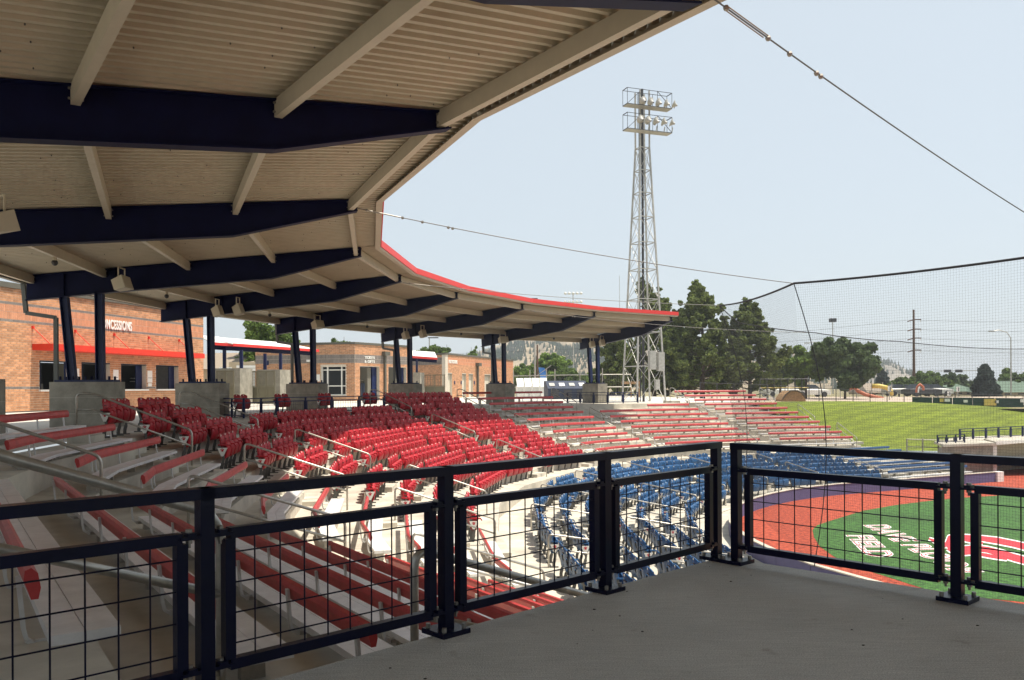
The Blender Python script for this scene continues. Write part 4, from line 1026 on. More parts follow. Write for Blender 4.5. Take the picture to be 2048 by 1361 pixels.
# distant light poles
def pole(px,Y,ytop,label,kind='lights',name='light_pole',r=.12,base=-.3):
    x=(px-HX)/F*Y; zt=EYE+(HY-(px-HX)*ROLL-ytop)*Y/F
    t=empty(name,(x,Y,base),label=label,cat='light pole' if kind!='pole' else 'pole'); h=zt-base
    m=MB(); m.tube([(0,0,0),(0,0,h)],r,8,rr=[r,r*.6]); m.obj('shaft','woodpole' if kind in('wood',) else 'steelgrey',t)
    return t,h
t,h=pole(1147,150,585,'distant light pole with two rows of floodlights above the stand roof')
for z in (h-.3,h-1.2-.6):
    m=MB(); m.bar((-1.5,0,z),(1.5,0,z),.08,.08); m.obj('crossarm','steelgrey',t)
    for i in range(5): m=MB(); m.sphere((-1.4+.7*i,-.25,z+.1),.26,7,4); m.obj('floodlight','white',t)
pole(1075,84,690,'rusty brown bare pole behind the dark blue container','wood','bare_pole',.13)
t,h=pole(1070,84.6,600,'pole with a boxed lamp just above the red roof edge','pole','lamp_pole',.09); m=MB(); m.box((0,0,h),(.6,.4,.3)); m.obj('lamp_head','darksteel',t)
pole(1240,95,552,'thin radio mast left of the light tower','pole','radio_mast',.035)
t,h=pole(859,130,676,'distant street light above the far brick walls','pole','lamp_pole'); m=MB(); m.box((.6,0,h),(1.6,.3,.15)); m.obj('lamp_head','darksteel',t)
pole(516,70,615,'pale thin pole behind the entrance tree','pole','bare_pole',.06)
t,h=pole(1666,140,641,'lamp pole with a boxed head behind the grass bank trees','pole','lamp_pole'); m=MB(); m.box((0,0,h),(1.0,.8,.6)); m.obj('lamp_head','darksteel',t)
def curved(px,Y,ytop,d,label):
    t,h=pole(px,Y,ytop+12,label,'pole','street_lamp',.10); m=MB(); s=d
    m.tube([(0,0,h),(s*.5,0,h+.7),(s*1.5,0,h+1.0),(s*2.2,0,h+.9)],.05,6); m.obj('curved_arm','steelgrey',t); m=MB(); m.box((s*2.5,0,h+.85),(.7,.25,.15)); m.obj('lamp_head','steelgrey',t)
curved(2022,110,664,-1,'tall curved street lamp at the right edge behind the fence'); curved(1648,125,686,-1,'curved street lamp between the deciduous trees')
# utility pole
t,h=pole(1828,110,620,'brown wooden utility pole with four crossarms','wood','utility_pole',.21)
wires=[]
O=Vector(t.location)
for y in (641,660,678,702):
    z=EYE+(771-y)*110/F-O.z
    m=MB(); m.bar((-.9,-.25,z-.15),(-.1,0,z+.05),.13,.13); m.bar((.1,0,z+.1),(.95,0,z+.1),.13,.13); m.obj('crossarm','woodpole',t)
    m=MB(); m.tube([(.9,0,z+.1),(.9,0,z-.2)],.05,6); m.obj('insulator','white',t); wires.append(O.z+z)
for q,z in enumerate(wires):
    for s_ in (-1,1):
        a_=Vector((O.x+s_*.9,110,z)); b_=Vector((O.x+(60 if s_>0 else -75),150 if s_<0 else 100,z+(1.2 if s_>0 else -2.5)))
        pts=[a_.lerp(b_,i/8)-Vector((0,0,1.1*(4*(i/8)*(1-i/8)))) for i in range(9)]
        m=MB(); m.tube(pts,.018,4); m.obj('power_line','darksteel',label='thin power line %s of the utility pole, %s level'%('right' if s_>0 else 'left',ORD[q].replace('nearest','top')),cat='power line',group='power lines')
# traffic signal
t,h=pole(1825,150,743,'traffic signal mast with long arm and two dark signals','pole','traffic_signal',.12)
z=h; m=MB(); m.bar((0,0,z),(11.5,0,z+.1),.10,.10); m.obj('mast_arm','steelgrey',t)
for x in (7.2,9.2,): m=MB(); m.box((x-1,0,z),(1.2,.3,.5)); m.obj('signal_head','darksteel',t)

# ================================================================ NET
N3=(11.0,17.9); NT=[((17.6,12.2),4.0),((11.5,17.0),3.78),((7.32,22.0),3.72),((8.33,34.0),4.30),((10.0,37.3),3.85),((14.5,40.6),3.6),((20.2,44.2),3.35),((30.2,49.6),3.15),((44,56),3.0)]
NB=[((18.0,11.6),-3.5),((10.7,15.9),-3.5),((7.6,21.4),-3.5),((9.05,33.3),-3.5),((11.1,36.4),-3.5),((15.5,40.0),-3.5),((19.5,42.0),-3.5),((25.6,44.9),-3.4),((44,54),-2.5)]
t=empty('backstop_net',(0,0,0),label='black knotted backstop net hanging from cables above the padded wall',cat='net')
def sag(a,b,s,n=14): return [a.lerp(b,i/n)-Vector((0,0,s*4*(i/n)*(1-i/n))) for i in range(n+1)]
tops=[Vector((*p,z)) for p,z in NT]; bots=[Vector((*p,z)) for p,z in NB]
m=MB(); mr=MB()
for q in range(len(tops)-1):
    A,B,Cb,D=tops[q],tops[q+1],bots[q+1],bots[q]
    s_=.10*(B-A).length/10; tp=sag(A,B,s_,24)
    L_=(B-A).length; sp=.062 if q<3 else .08; nv=int(L_/sp); Hh=(A.z-D.z); nh=int(Hh/sp)
    rad=.0014 if q<2 else (.0010 if q==2 else .0017)
    def ptt(f,g): # f along, g down
        i=min(int(f*24),23); a_=tp[i].lerp(tp[i+1],f*24-i); b_=D.lerp(Cb,f); return a_.lerp(b_,g)
    for i in range(nv+1):
        f=i/nv; m.tube([ptt(f,0),ptt(f,.5)+Vector((0,0,0)),ptt(f,1)],rad,3,caps=False)
    for j in range(1,nh):
        g_=j/nh; m.tube([ptt(f/6,g_) for f in range(7)],rad,3,caps=False)
    mr=MB(); mr.tube(tp,.028 if q<3 else .02,6); mr.obj('top_rope','rope',t)
m.obj('net_mesh','rope',t,kind='stuff')
for q in (2,3):
    mr=MB(); A,B=tops[q],bots[q]; mr.tube([A.lerp(B,i/10)+Vector((.55*math.sin(PI*i/10),0,0)) for i in range(11)],.013,5); mr.obj('seam_rope','rope',t)
def cable(a,b,s,label,r=.010,turn=True):
    P=sag(Vector(a),Vector(b),s,20); t=empty('guy_cable',a,label=label,cat='cable',group='steel cables from roof to net'); O=Vector(a)
    m=MB(); m.tube([p-O for p in P],r,6); m.obj('wire_rope','wire',t)
    d=(P[1]-P[0]).normalized()
    for q,(l0,l1,rr) in enumerate(((.25,1.0,.016),)):
        sd=d.cross(Vector((0,0,1))).normalized()*.03
        for s_ in (-1,1): m=MB(); m.tube([d*l0+sd*s_,d*l1+sd*s_],.008,5); m.obj('turnbuckle','bolt',t)
    for l in (.25,1.05,1.5,2.1,2.2): m=MB(); m.sphere(d*l,.035,6,4); m.obj('clamp','bolt',t)
def tip(k,z=4.98): p=radial(k,RE+.35,z); return p
def over(k,px,py,R=RE+.2):
    p=arc(k,R); Y=p[1]; return Vector(((px-HX)/F*Y,Y,EYE+(HY-(px-HX)*ROLL-py)*Y/F))
cable(over(-2.93,1428,-4),tops[1],.10,'steel cable sloping down right from the nearest roof corner')
cable(over(-1.06,712,416),tops[2],.12,'long thin cable from the roof to the net corner')
cable(over(1,806,566),tops[3],.12,'thin cable from the roof running behind the light tower')
cable(over(3,1060,622),tops[5]+Vector((0,0,.0)),.2,'faint far cable from the distant roof edge to the net')

# ================================================================ DUGOUT end
t=empty('dugout',(0,0,0),label='sunken dugout with white roof edge at the right of the field',cat='dugout')
A=Vector((27.1,47.8,0)); B=Vector((44,58.6,0)); W_=Vector((23.6,46.7,0)); K=Vector((.9,2.6,0))
def vz(v,z): return Vector((v.x,v.y,z))
d_=Vector((-.05,.15,0))
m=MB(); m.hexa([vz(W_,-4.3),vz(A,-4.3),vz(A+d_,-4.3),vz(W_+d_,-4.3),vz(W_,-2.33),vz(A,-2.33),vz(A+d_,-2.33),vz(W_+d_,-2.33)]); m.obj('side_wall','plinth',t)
m=MB(); m.hexa([vz(W_-d_,-2.33),vz(A-d_,-2.33),vz(A+K,-2.33),vz(W_+K,-2.33),vz(W_-d_,-2.2),vz(A-d_,-2.2),vz(A+K,-2.2),vz(W_+K,-2.2)]); m.hexa([vz(A-d_,-2.34),vz(B,-2.34),vz(B+K,-2.34),vz(A+K,-2.34),vz(A-d_,-2.13),vz(B,-2.13),vz(B+K,-2.13),vz(A+K,-2.13)]); m.obj('roof_slab','concrete',t)
m=MB(); m.hexa([vz(A-d_*1.2,-2.30),vz(B-d_*1.2,-2.30),vz(B-d_,-2.30),vz(A-d_,-2.30),vz(A-d_*1.2,-2.11),vz(B-d_*1.2,-2.11),vz(B-d_,-2.11),vz(A-d_,-2.11)]); m.obj('fascia','white',t)
m=MB(); m.box((A.x+.08,A.y+.08,-3.3),(.22,.22,1.95)); m.obj('corner_post','white',t)
m=MB(); Kb=K*.55; m.hexa([vz(A+Kb,-4.4),vz(B+Kb,-4.4),vz(B+Kb*1.05,-4.4),vz(A+Kb*1.05,-4.4),vz(A+Kb,-2.2),vz(B+Kb,-2.2),vz(B+Kb*1.05,-2.2),vz(A+Kb*1.05,-2.2)]); m.obj('back_wall','siding',t)
t=empty('dugout_bench',(0,0,0),label='blue bench with pipe frame inside the dugout',cat='bench')
for i in range(2):
    p=A+Vector((.9+1.6*i,1.4+1.3*i,0)); m=MB(); m.box(vz(p,-3.45),(1.2,.35,.35),.7); m.obj('seat_shell','benchblue',t)
    m=MB(); m.tube([vz(p,-4.0),vz(p+Vector((1.3,0,0)),-3.1)],.03,6); m.obj('pipe','galv',t)
railing([Vector((23.7+.6*i,47.3+.18*i,-2.2)) for i in range(4)],'short navy railing at the left end of the dugout roof',mesh=False,sparse=40,zt=.5,post=.06)
railing([Vector((25.9+1.1*i,49.1+.62*i,-2.13)) for i in range(12)],'long navy railing along the dugout roof',mesh=False,sparse=40,zt=.66,post=.08)
mb=MB(); mb.prism([(24.7,48.6),(28,50.4),(44,60.5),(60,66),(40,61),(27,52.4)],-3.2,-2.22); struct('upper_terrace',mb,'concrete')
t=empty('gate_railing',(22.6,48.6,-3.0),label='pale pipe rails with dark posts at the end of the blue benches',cat='railing')
for i in range(4):
    m=MB(); m.tube([(i*1.05,i*.3,0),(i*1.05,i*.3,1.0)],.04,6); m.obj('post','galv',t)
    if i<3:
        for z in (.55,.98): m=MB(); m.tube([(i*1.05,i*.3,z-.05*i),(i*1.05+1.05,i*.3+.3,z-.05*(i+1))],.025,6); m.obj('rail','galv' if z>.6 else 'darksteel',t)

# ================================================================ LETTERING ON THE TURF
def flat_text(txt,org,ux,uy,size,z,material,off,name,parent,width=None):
    c=bpy.data.curves.new('t','FONT'); c.body=txt; c.size=1; c.offset=off; c.extrude=0; c.space_character=1.12
    o=bpy.data.objects.new('tmp',c); COL.objects.link(o); dg=bpy.context.evaluated_depsgraph_get(); me=bpy.data.meshes.new_from_object(o.evaluated_get(dg)); bpy.data.objects.remove(o)
    me.materials.clear(); me.materials.append(M[material]); xs=[v.co.x for v in me.vertices]; ys=[v.co.y for v in me.vertices]; x0,x1=min(xs),max(xs)
    for v in me.vertices:
        a=(v.co.x)/(1 if width is None else width[0]); b=v.co.y/.72
        p=Vector((org[0],org[1]))+ux*a+uy*b; v.co=(p.x,p.y,z)
    return mkobj(name,me,parent),(x0,x1)
def uv(p): return Vector(unp(*p,FIELDZ))
t=empty('field_lettering',(0,0,0),label='white-edged red DAVE PLOOF FIELD lettering painted on the green turf',cat='field lettering')
# baselines from photo: DAVE PLOOF runs from (1738,1062) to (1935,1143); cap height towards upper-right
g0=uv((1757,1068)); g1=uv((1914,1144)); h0=uv((1728,1051)) ; ctop=uv((1779,1053))
def rowtxt(txt,bl,br,tl,zoff):
    B0=uv(bl);B1=uv(br);T0=uv(tl); me_w=None
    c=bpy.data.curves.new('t','FONT'); c.body=txt; c.size=1; c.space_character=1.12; o=bpy.data.objects.new('tmp',c); COL.objects.link(o); dg=bpy.context.evaluated_depsgraph_get(); me=bpy.data.meshes.new_from_object(o.evaluated_get(dg)); wmax=max(v.co.x for v in me.vertices); bpy.data.objects.remove(o)
    ux=(B1-B0)/wmax; uy=(T0-B0)
    flat_text(txt,B0,ux,uy,1,FIELDZ+.012,'logowhite',.055,'white_outline',t)
    flat_text(txt,B0,ux,uy,1,FIELDZ+.018,'logored',.018,'red_letters',t)
    flat_text(txt,B0,ux,uy,1,FIELDZ+.024,'logowhite',-.012,'white_letters',t)
rowtxt('DAVE PLOOF',(1728,1051),(1908,1146),(1772,1050),0)
rowtxt('FIELD',(1694,1071),(1737,1114),(1742,1071),0)
# emblem: curling red S-like mark with white edge
t=empty('field_emblem',(0,0,0),label='large curling red emblem with white edge painted on the turf',cat='field emblem')
def strip(px,wpx,z,material,name,grow=0):
    m=MB(); n=len(px)
    for i in range(n-1):
        for (a,b,wa,wb) in ((px[i],px[i+1],wpx[i],wpx[i+1]),):
            d=Vector((b[0]-a[0],b[1]-a[1])).normalized(); 
            def nr(j):
                a_=Vector(px[max(j-1,0)]);b_=Vector(px[min(j+1,n-1)]); q=(b_-a_).normalized(); return Vector((-q.y,q.x))
            na,nb=nr(i),nr(i+1); P=[Vector(a)+na*(wa+grow),Vector(a)-na*(wa+grow),Vector(b)-nb*(wb+grow),Vector(b)+nb*(wb+grow)]
            W3=[uv(p) for p in P]; m.add([(p.x,p.y,z) for p in W3],[(0,1,2,3)])
    return m.obj(name,material,t)
S1=[(1966,1088),(1940,1081),(1915,1073),(1900,1078),(1895,1090),(1905,1099),(1925,1100),(1950,1098),(1975,1101),(2000,1108),(2030,1117),(2070,1128)]
S2=[(1896,1097),(1908,1105),(1925,1108),(1942,1107),(1950,1104)]
S5=[(1954,1109),(1972,1112),(1992,1116),(2014,1121)]
S3=[(1925,1075),(1960,1078),(1995,1083),(2030,1090),(2070,1100)]
S4=[(1858,1079),(1875,1086),(1893,1092)]
wd=[2,5,7,6,6,6,6,6,6,7,7,7]
for z,mt,gr in ((FIELDZ+.012,'logowhite',2.4),(FIELDZ+.018,'logored',0)):
    for sname,(sp_,w_) in enumerate(((S1,wd),(S2,[4,5,4,3.5,2]),(S5,[3,3.6,3,1]),(S3,[4,5,6,6,7]),(S4,[1.5,3.5,5]))):
        strip(sp_,w_,z+.001*sname,mt,'white_edge' if gr else 'red_stroke',gr)

# ================================================================ TREES
def leaf_quads(cent,rad,n,size,flat=.75,elong=1.5):
    """cent (m,3), rad (m,) clumps; n leaves total -> (n,4,3)"""
    m=len(cent); w_=rad**2.2; idx=rng.choice(m,n,p=w_/w_.sum())
    d=rng.normal(size=(n,3)); d/=np.linalg.norm(d,axis=1)[:,None]; r=rng.random(n)**.45
    c=cent[idx]+d*(rad[idx]*r)[:,None]*np.array([1,1,flat])
    a=rng.normal(size=(n,3)); a/=np.linalg.norm(a,axis=1)[:,None]; b=np.cross(a,d+.4*rng.normal(size=(n,3))); b/=np.maximum(np.linalg.norm(b,axis=1),1e-6)[:,None]
    s=size*(.6+.8*rng.random(n))[:,None]; a=a*s*elong*.5; b=b*s*.5
    return np.stack([c-a-b,c+a-b,c+a+b,c-a+b],axis=1)
def tree(px,Y,yt,yb,wpx,kind,label,n=9000,name='tree',group=None,lean=0,zb=None,hollow=.0,low=.12,leafsize=None):
    x=(px-HX)/F*Y; loc=(HY-(px-HX)*ROLL); zt=EYE+(loc-yt)*Y/F; z0=EYE+(loc-yb)*Y/F if zb is None else zb
    H=zt-z0; R=wpx/2*Y/F; t=empty(name,(x,Y,z0),label=label,cat='tree',group=group)
    rs=np.random.default_rng(int(px*7+Y)); cs=[];rr=[];m=MB()
    tr=max(.10,H*.018)
    pts=[(0,0,-.3)]+[(rs.normal()*H*.012*i,rs.normal()*H*.012*i,H*f) for i,f in enumerate((.25,.5,.75,.95))]
    m.tube(pts,tr,8,rr=[tr*1.3,tr,tr*.75,tr*.45,tr*.12])
    def tp(f): 
        f=min(max(f,0),.95)/.95*4*.999; i=int(f); a=np.array(pts[i]);b=np.array(pts[i+1]); return a+(b-a)*(f-i)
    if kind in('pine','spruce','cone'):
        nb=int(30+H*5.5) if kind=='pine' else int(60+H*4)
        for i in range(nb):
            f=low+(.99-low)*(i+.5)/nb+rs.normal()*.012; az=i*2.399+rs.normal()*.3
            if kind=='pine': prof=(min(1,(f-low+.10)/.16)**.5)*(1-max(0,(f-.16))/.86)**.95*(1.0+.22*math.sin(f*23+az*2))
            else: prof=(1-f)**.85*1.02+.02
            L_=R*prof*(.72+.42*rs.random()); base=tp(f*.96)
            up=.30 if kind=='pine' else -.12
            end=base+np.array([math.cos(az)*L_,math.sin(az)*L_,L_*up*(1.0-f*.2)]); mid=(base+end)/2-np.array([0,0,L_*.05])
            m.tube([base,mid,end],.05,4,rr=[tr*.3*(1-f)+.03,.03,.015],caps=False)
            if kind=='pine':
                for e_ in range(3):
                    v_=rs.normal(size=3)*.22; cs.append(end+v_+np.array([0,0,.28+.2*e_])); rr.append(.24-.04*e_)
            q=max(2,int(L_/.7)) if kind=='pine' else max(2,int(L_/.4))
            for j in range(q):
                s=(j+1)/q
                if kind=='pine' and s<.42: continue
                cs.append(base+(end-base)*s+rs.normal(size=3)*.12*np.array([1,1,.7])*(L_*.4+.3)+np.array([0,0,.12])); rr.append((.20+.26*rs.random())*(.6+.045*H) if kind=='pine' else .22+.15*rs.random())
        if kind=='pine':
            for zz in (.0,.35,.7): cs.append(tp(.97)+np.array([0,0,zz-.2])); rr.append(.34-.12*zz)
        mt='pine' if kind=='pine' else 'spruce'; sz=.15 if kind=='pine' else .16; flat=.8; el=2.0
    else:
        nl=int(9+H); 
        for i in range(nl):
            f=.22+.6*rs.random(); az=i*2.4+rs.normal()*.4; zf=.30+.70*rs.random()
            L_=R*(.35+.75*rs.random())*math.sin(PI*min(.95,max(.12,(zf-.12)/.95)))**.5
            base=tp(f*.8); end=np.array([math.cos(az)*L_,math.sin(az)*L_,H*zf*.93])
            m.tube([base,(base+end)/2+np.array([0,0,H*.03]),end],.05,5,rr=[tr*.45,tr*.22,.02],caps=False)
            for j in range(4):
                s=.45+.6*rs.random(); cs.append(base+(end-base)*s+rs.normal(size=3)*R*.16); rr.append(R*(.13+.15*rs.random()))
        for i in range(int(10+H*1.3)):
            v=rs.normal(size=3); v/=np.linalg.norm(v); v[2]=abs(v[2])*1.2-.35; q=.62+.35*rs.random()
            cs.append(np.array([v[0]*R*q,v[1]*R*q,H*(.55+.38*v[2]*q)])); rr.append(R*(.12+.13*rs.random()))
        mt={'leaf':'leaf','dark':'leafdark','young':'leafyoung'}[kind]; sz=.17; flat=.85; el=1.4
    m.obj('trunk','bark',t)
    n=int(n*(3.0 if kind=='pine' else 1.8))
    cs=np.array(cs);rr=np.array(rr)
    s_=(leafsize or sz)*max(1,Y/95)
    quads_obj('crown',leaf_quads(cs,rr,n,s_,flat,el),mt,t)
    return t
tree(1308,84,572,800,150,'pine','tall pine directly behind the steel light tower',15000,'pine_tree',low=.06)
tree(1236,92,668,800,110,'pine','shorter pine left of the light tower',9000,'pine_tree',low=.05)
tree(1405,82,569,800,165,'pine','tallest pine between the light tower and the net edge',20000,'pine_tree',low=.06)
tree(1500,84,608,798,150,'pine','broad dark pine behind the corner of the net',18000,'pine_tree',low=.05)
tree(1365,92,690,800,150,'pine','low dense pine filling the gap between the tall pines',9000,'pine_tree',low=.03)
tree(1560,96,700,796,70,'dark','small dark tree between the pines and the light green tree',5000)
tree(1612,88,688,792,88,'young','bright green broadleaf tree right of the pines',10000)
tree(1690,86,675,792,122,'dark','wide dark broadleaf tree in front of the lamp pole',13000,leafsize=.2)
tree(1798,105,750,795,52,'leaf','round small tree left of the utility pole',5000)
tree(1763,150,738,790,32,'cone','small dark spruce far behind the yellow slide',2500)
tree(1858,120,738,795,66,'leaf','green tree right of the utility pole',6000)
tree(1890,125,748,795,52,'dark','dark round tree under the traffic signals',4500)
tree(1918,130,752,795,52,'dark','right-hand dark round tree under the traffic signals',4500)
tree(1970,100,733,796,52,'spruce','blue spruce standing before the green-roofed house',9000,'spruce_tree',low=.0)
tree(2030,118,738,790,60,'leaf','tree at the right edge above the green roof',5000)
tree(505,78,648,790,60,'young','light green tree left of the thin pole, beyond the entrance roof',5000)
tree(560,70,640,790,130,'leaf','sparse broadleaf tree rising above the entrance roof',5500)
tree(686,95,668,780,60,'leaf','green treetop showing above the shop roof',3500)
tree(436,90,700,780,40,'leaf','tree seen between the concessions wall and the first column',2500)
tree(858,105,690,780,60,'leaf','green treetop above the restroom roof',3500); tree(893,110,684,780,46,'leaf','taller green treetop above the restroom roof',3000)
tree(944,120,690,780,24,'young','sparse thin treetop right of the restroom roof',900)
for i,(px,yt,wd_) in enumerate(((1040,735,60),(1062,722,50),(1100,702,76),(1130,728,60),(1160,742,44),(1190,738,50),(1216,745,50),(1245,742,60))):
    tree(px,108+4*(i%3),yt,790,wd_,'leaf' if i%2 else 'young','%s from the left in the row of broadleaf trees under the hill'%ordn(i),4000,group='broadleaf trees under the hill')
# low shrubs by the gates
m=MB(); quads_obj('shrubs',leaf_quads(np.array([ata(500+6*i,58,.6) for i in range(6)]),np.full(6,.7),2500,.12),'leaf',kind='stuff',label='low green shrubs seen through the gate bars',cat='shrubs')

# ================================================================ HILLS
def hill(name,prof,Y0,Y1,cover,seed,matname,ztree=1):
    """prof: list of (px, y of the skyline); builds a slope between Y0 (foot) and Y1 (crest)"""
    rs=np.random.default_rng(seed); xs=np.linspace(prof[0][0],prof[-1][0],120); ys=np.interp(xs,[p[0] for p in prof],[p[1] for p in prof]); m=MB(); nr=26
    vs=[];fs=[]
    for i,(px,yy) in enumerate(zip(xs,ys)):
        zc=EYE+(HY-(px-HX)*ROLL-yy)*Y1/F
        for j in range(nr+1):
            f=j/nr; Y=Y0+(Y1-Y0)*f; g=f**.9; X=(px-HX)/F*(Y0*.6+Y1*.4+(Y-Y0*.6-Y1*.4)*.9)
            z=-2+(zc+2)*g+ (math.sin(px*.045+j*.6)+math.sin(px*.11+j*.35+1))*zc*.035*math.sin(PI*f)+rs.normal()*zc*.008
            vs.append((X,Y,z))
        vs.append(((px-HX)/F*(Y1*1.3),Y1*1.35,-5))
    w_=nr+2
    for i in range(len(xs)-1):
        for j in range(w_-1): q=i*w_+j; fs.append((q,q+w_,q+w_+1,q+1))
    m.add(vs,fs); o=m.obj(name,matname,kind='structure',smooth=True)
    # conifers dotted over the slope
    V=np.array(vs).reshape(len(xs),w_,3); C_=[];R_=[]
    nz=rs.random((14,8))
    for _ in range(cover):
        i=rs.integers(0,len(xs)-1); j=rs.random()**.8*nr; jj=int(j)
        dens=nz[int(i/len(xs)*14),int(j/nr*8)]
        if rs.random()>dens**3*2.2: continue
        p=V[i,jj]+(V[min(i+1,len(xs)-1),min(jj+1,nr)]-V[i,jj])*rs.random(); s=Y1/620*(1.0+1.2*rs.random()); C_.append((p[0],p[1],p[2]+s*.7*ztree)); R_.append(s)
    Q=[]
    for c,s in zip(C_,R_):
        for a in (0,1,2,3):
            t_=a*PI/4+rs.random(); dx,dy=math.cos(t_)*s*.45,math.sin(t_)*s*.45
            Q.append([(c[0]-dx,c[1]-dy,c[2]-s*.9),(c[0]+dx,c[1]+dy,c[2]-s*.9),(c[0]+dx*.08,c[1]+dy*.08,c[2]+s),(c[0]-dx*.08,c[1]-dy*.08,c[2]+s)])
    quads_obj('hill_conifers',np.array(Q),'leafdark',kind='stuff',label='dark conifers dotted over the dry '+name.replace('_',' '),cat='far trees')
M['hill']=mat('dry_hillside',(.26,.20,.115),.95,var=.35,vscale=.03,var2=(.38,.30,.19))
M['hill2']=mat('rocky_hillside',(.20,.17,.12),.95,var=.4,vscale=.05,var2=(.33,.29,.24))
hill('west_hill',[(780,742),(860,728),(900,718),(950,705),(985,694),(1010,684),(1045,676),(1090,668),(1140,668),(1190,674),(1230,684),(1290,694),(1350,690),(1420,694),(1500,690),(1545,693),(1590,702),(1640,712),(1700,716)],420,800,13000,3,'hill')
hill('east_ridge',[(1500,715),(1600,712),(1680,712),(1720,722),(1760,719),(1790,722),(1815,731),(1850,748),(1920,765),(2060,772),(2200,774)],520,900,1700,5,'hill2')
hill('far_ridge',[(-900,758),(300,756),(740,750),(800,746),(870,741),(960,748),(1100,756),(2300,762),(2800,764)],1200,1900,500,8,'hill2')

# ================================================================ PARK BEYOND THE FENCE
t=empty('perimeter_fence',(0,0,0),label='black chain-link fence running behind the grass bank',cat='fence')
fp=[]
for i in range(24):
    px=1400+34*i; Y=66-.12*i; yt=np.interp(px,[1400,1535,1735,1860,2048,2240],[766,770,782,787,791,797]); fp.append((px,Y,yt))
for q,(px,Y,yt) in enumerate(fp):
    zt=EYE+(HY-(px-HX)*ROLL-yt)*Y/F; x=(px-HX)/F*Y
    m=MB(); m.tube([(x,Y,zt-1.75),(x,Y,zt+.02)],.03,6); m.obj('fence_post','darksteel',t)
    if q+1<len(fp):
        p2,Y2,y2=fp[q+1]; z2=EYE+(HY-(p2-HX)*ROLL-y2)*Y2/F; x2=(p2-HX)/F*Y2
        m=MB(); m.tube([(x,Y,zt),(x2,Y2,z2)],.02,5); m.obj('fence_rail','darksteel',t)
t=empty('windscreen_fence',(0,0,0),label='dark green windscreen panels along the fence at the right',cat='fence')
wsx=[1824,1865,1905,1945,1990,2048,2110]; 
for p0,p1 in zip(wsx,wsx[1:]):
    pts=[]
    for px in (p0,p1):
        Y=63.5; top_=EYE+(HY-(px-HX)*ROLL-np.interp(px,[1824,2048,2110],[794.5,797,798]))*Y/F; x=(px-HX)/F*Y; pts.append((x,Y,top_))
    a_,b_=pts; m=MB(); m.hexa([(a_[0]+.03,a_[1],a_[2]-1.6),(b_[0]-.03,b_[1],b_[2]-1.6),(b_[0]-.03,b_[1]+.05,b_[2]-1.6),(a_[0]+.03,a_[1]+.05,a_[2]-1.6),(a_[0]+.03,a_[1],a_[2]),(b_[0]-.03,b_[1],b_[2]),(b_[0]-.03,b_[1]+.05,b_[2]),(a_[0]+.03,a_[1]+.05,a_[2])]); m.obj('screen_panel','windscreen',t)
for px,py,w2,h2,mt in ((1884,801,.35,.25,'yellow'),(1893,801,.5,.22,'white'),(1931,803,.3,.2,'white'),(1980,805,.9,.5,'yellow'),(1993,804,.3,.2,'white'),(2046,802,.4,.25,'white')):
    x,z=(px-HX)/F*63.3,EYE+(HY-(px-HX)*ROLL-py)*63.3/F; m=MB(); m.box((x,63.3,z),(w2,.03,h2)); m.obj('screen_sign',mt,t)
# timber-sided equipment dome
p=ata(1588,60.5,-.05); t=empty('equipment_cover',p,.1,label='weathered brown curved timber shed end by the top of the grass bank',cat='shed')
m=MB(); pr=[(-.88,0),(-.88,.15),(-.62,.5),(-.28,.76),(.22,.76),(.55,.6),(.8,.28),(.88,0)]
m.add([(a,0,b) for a,b in pr]+[(a,1.3,b) for a,b in pr],[tuple(range(8)),tuple(range(8,16))[::-1]]+[(i,8+i,9+i,i+1) for i in range(7)]); m.obj('shed_body','woodbrown',t)
m=MB()
for (a,b),(c_,d_) in zip(pr[1:],pr[2:-1]): m.bar((a,-.04,b),(c_,-.04,d_),.06,.09)
m.obj('arched_rim','bark',t)
# yellow and orange slides
t=empty('playground_slide',ata(1763,92,-.5),label='yellow and orange curving playground slide behind the fence',cat='slide')
m=MB(); m.tube([(-1.0,0,1.5),(-.3,-.2,1.5),(.5,-.3,1.3),(1.0,0,.9),(1.2,.3,.6)],.25,10); m.obj('slide_chute','yellow',t,smooth=True)
m=MB(); m.tube([(-3.6,.3,1.1),(-3.1,-.2,1.4),(-2.6,.0,1.0),(-1.9,-.3,.6),(-1.0,-.4,.35),(.0,-.4,.15)],.2,10); m.obj('slide_chute','orange',t,smooth=True)
m=MB()
for x in (-4.4,-2.6,-1.0,.2,1.2): m.tube([(x,.2,0),(x,.2,1.9)],.05,6)
m.obj('support','steelgrey',t)
t=empty('playground_arch',ata(1838,96,-.2),label='small orange and white curved slide right of the utility pole',cat='slide')
m=MB(); m.tube([(-.3,0,.4),(-.2,0,1.1),(.1,0,1.4),(.45,0,1.1),(.5,0,.7)],.14,8); m.obj('slide_tube','orange',t,smooth=True); m=MB(); m.tube([(-.2,-.2,.4),(-.15,-.2,.9),(0,-.2,1.1)],.08,8); m.obj('inner_rail','white',t)
def signp(px,Y,yt,yb,w2,label,zb=-.3,mt='white'):
    x=(px-HX)/F*Y; a_=EYE+(HY-(px-HX)*ROLL-yt)*Y/F; b_=EYE+(HY-(px-HX)*ROLL-yb)*Y/F; t=empty('park_sign',(x,Y,zb),label=label,cat='sign',group='small park signs')
    m=MB(); m.box((0,0,(a_+b_)/2-zb),(w2,.05,a_-b_)); m.obj('sign_board',mt,t); m=MB(); m.tube([(0,.05,0),(0,.05,a_-zb)],.04,6); m.obj('sign_post','steelgrey',t)
    m=MB(); m.box((w2*.2,-.03,(a_+b_)/2-zb),(w2*.25,.01,(a_-b_)*.7)); m.obj('sign_print','bluepaint',t)
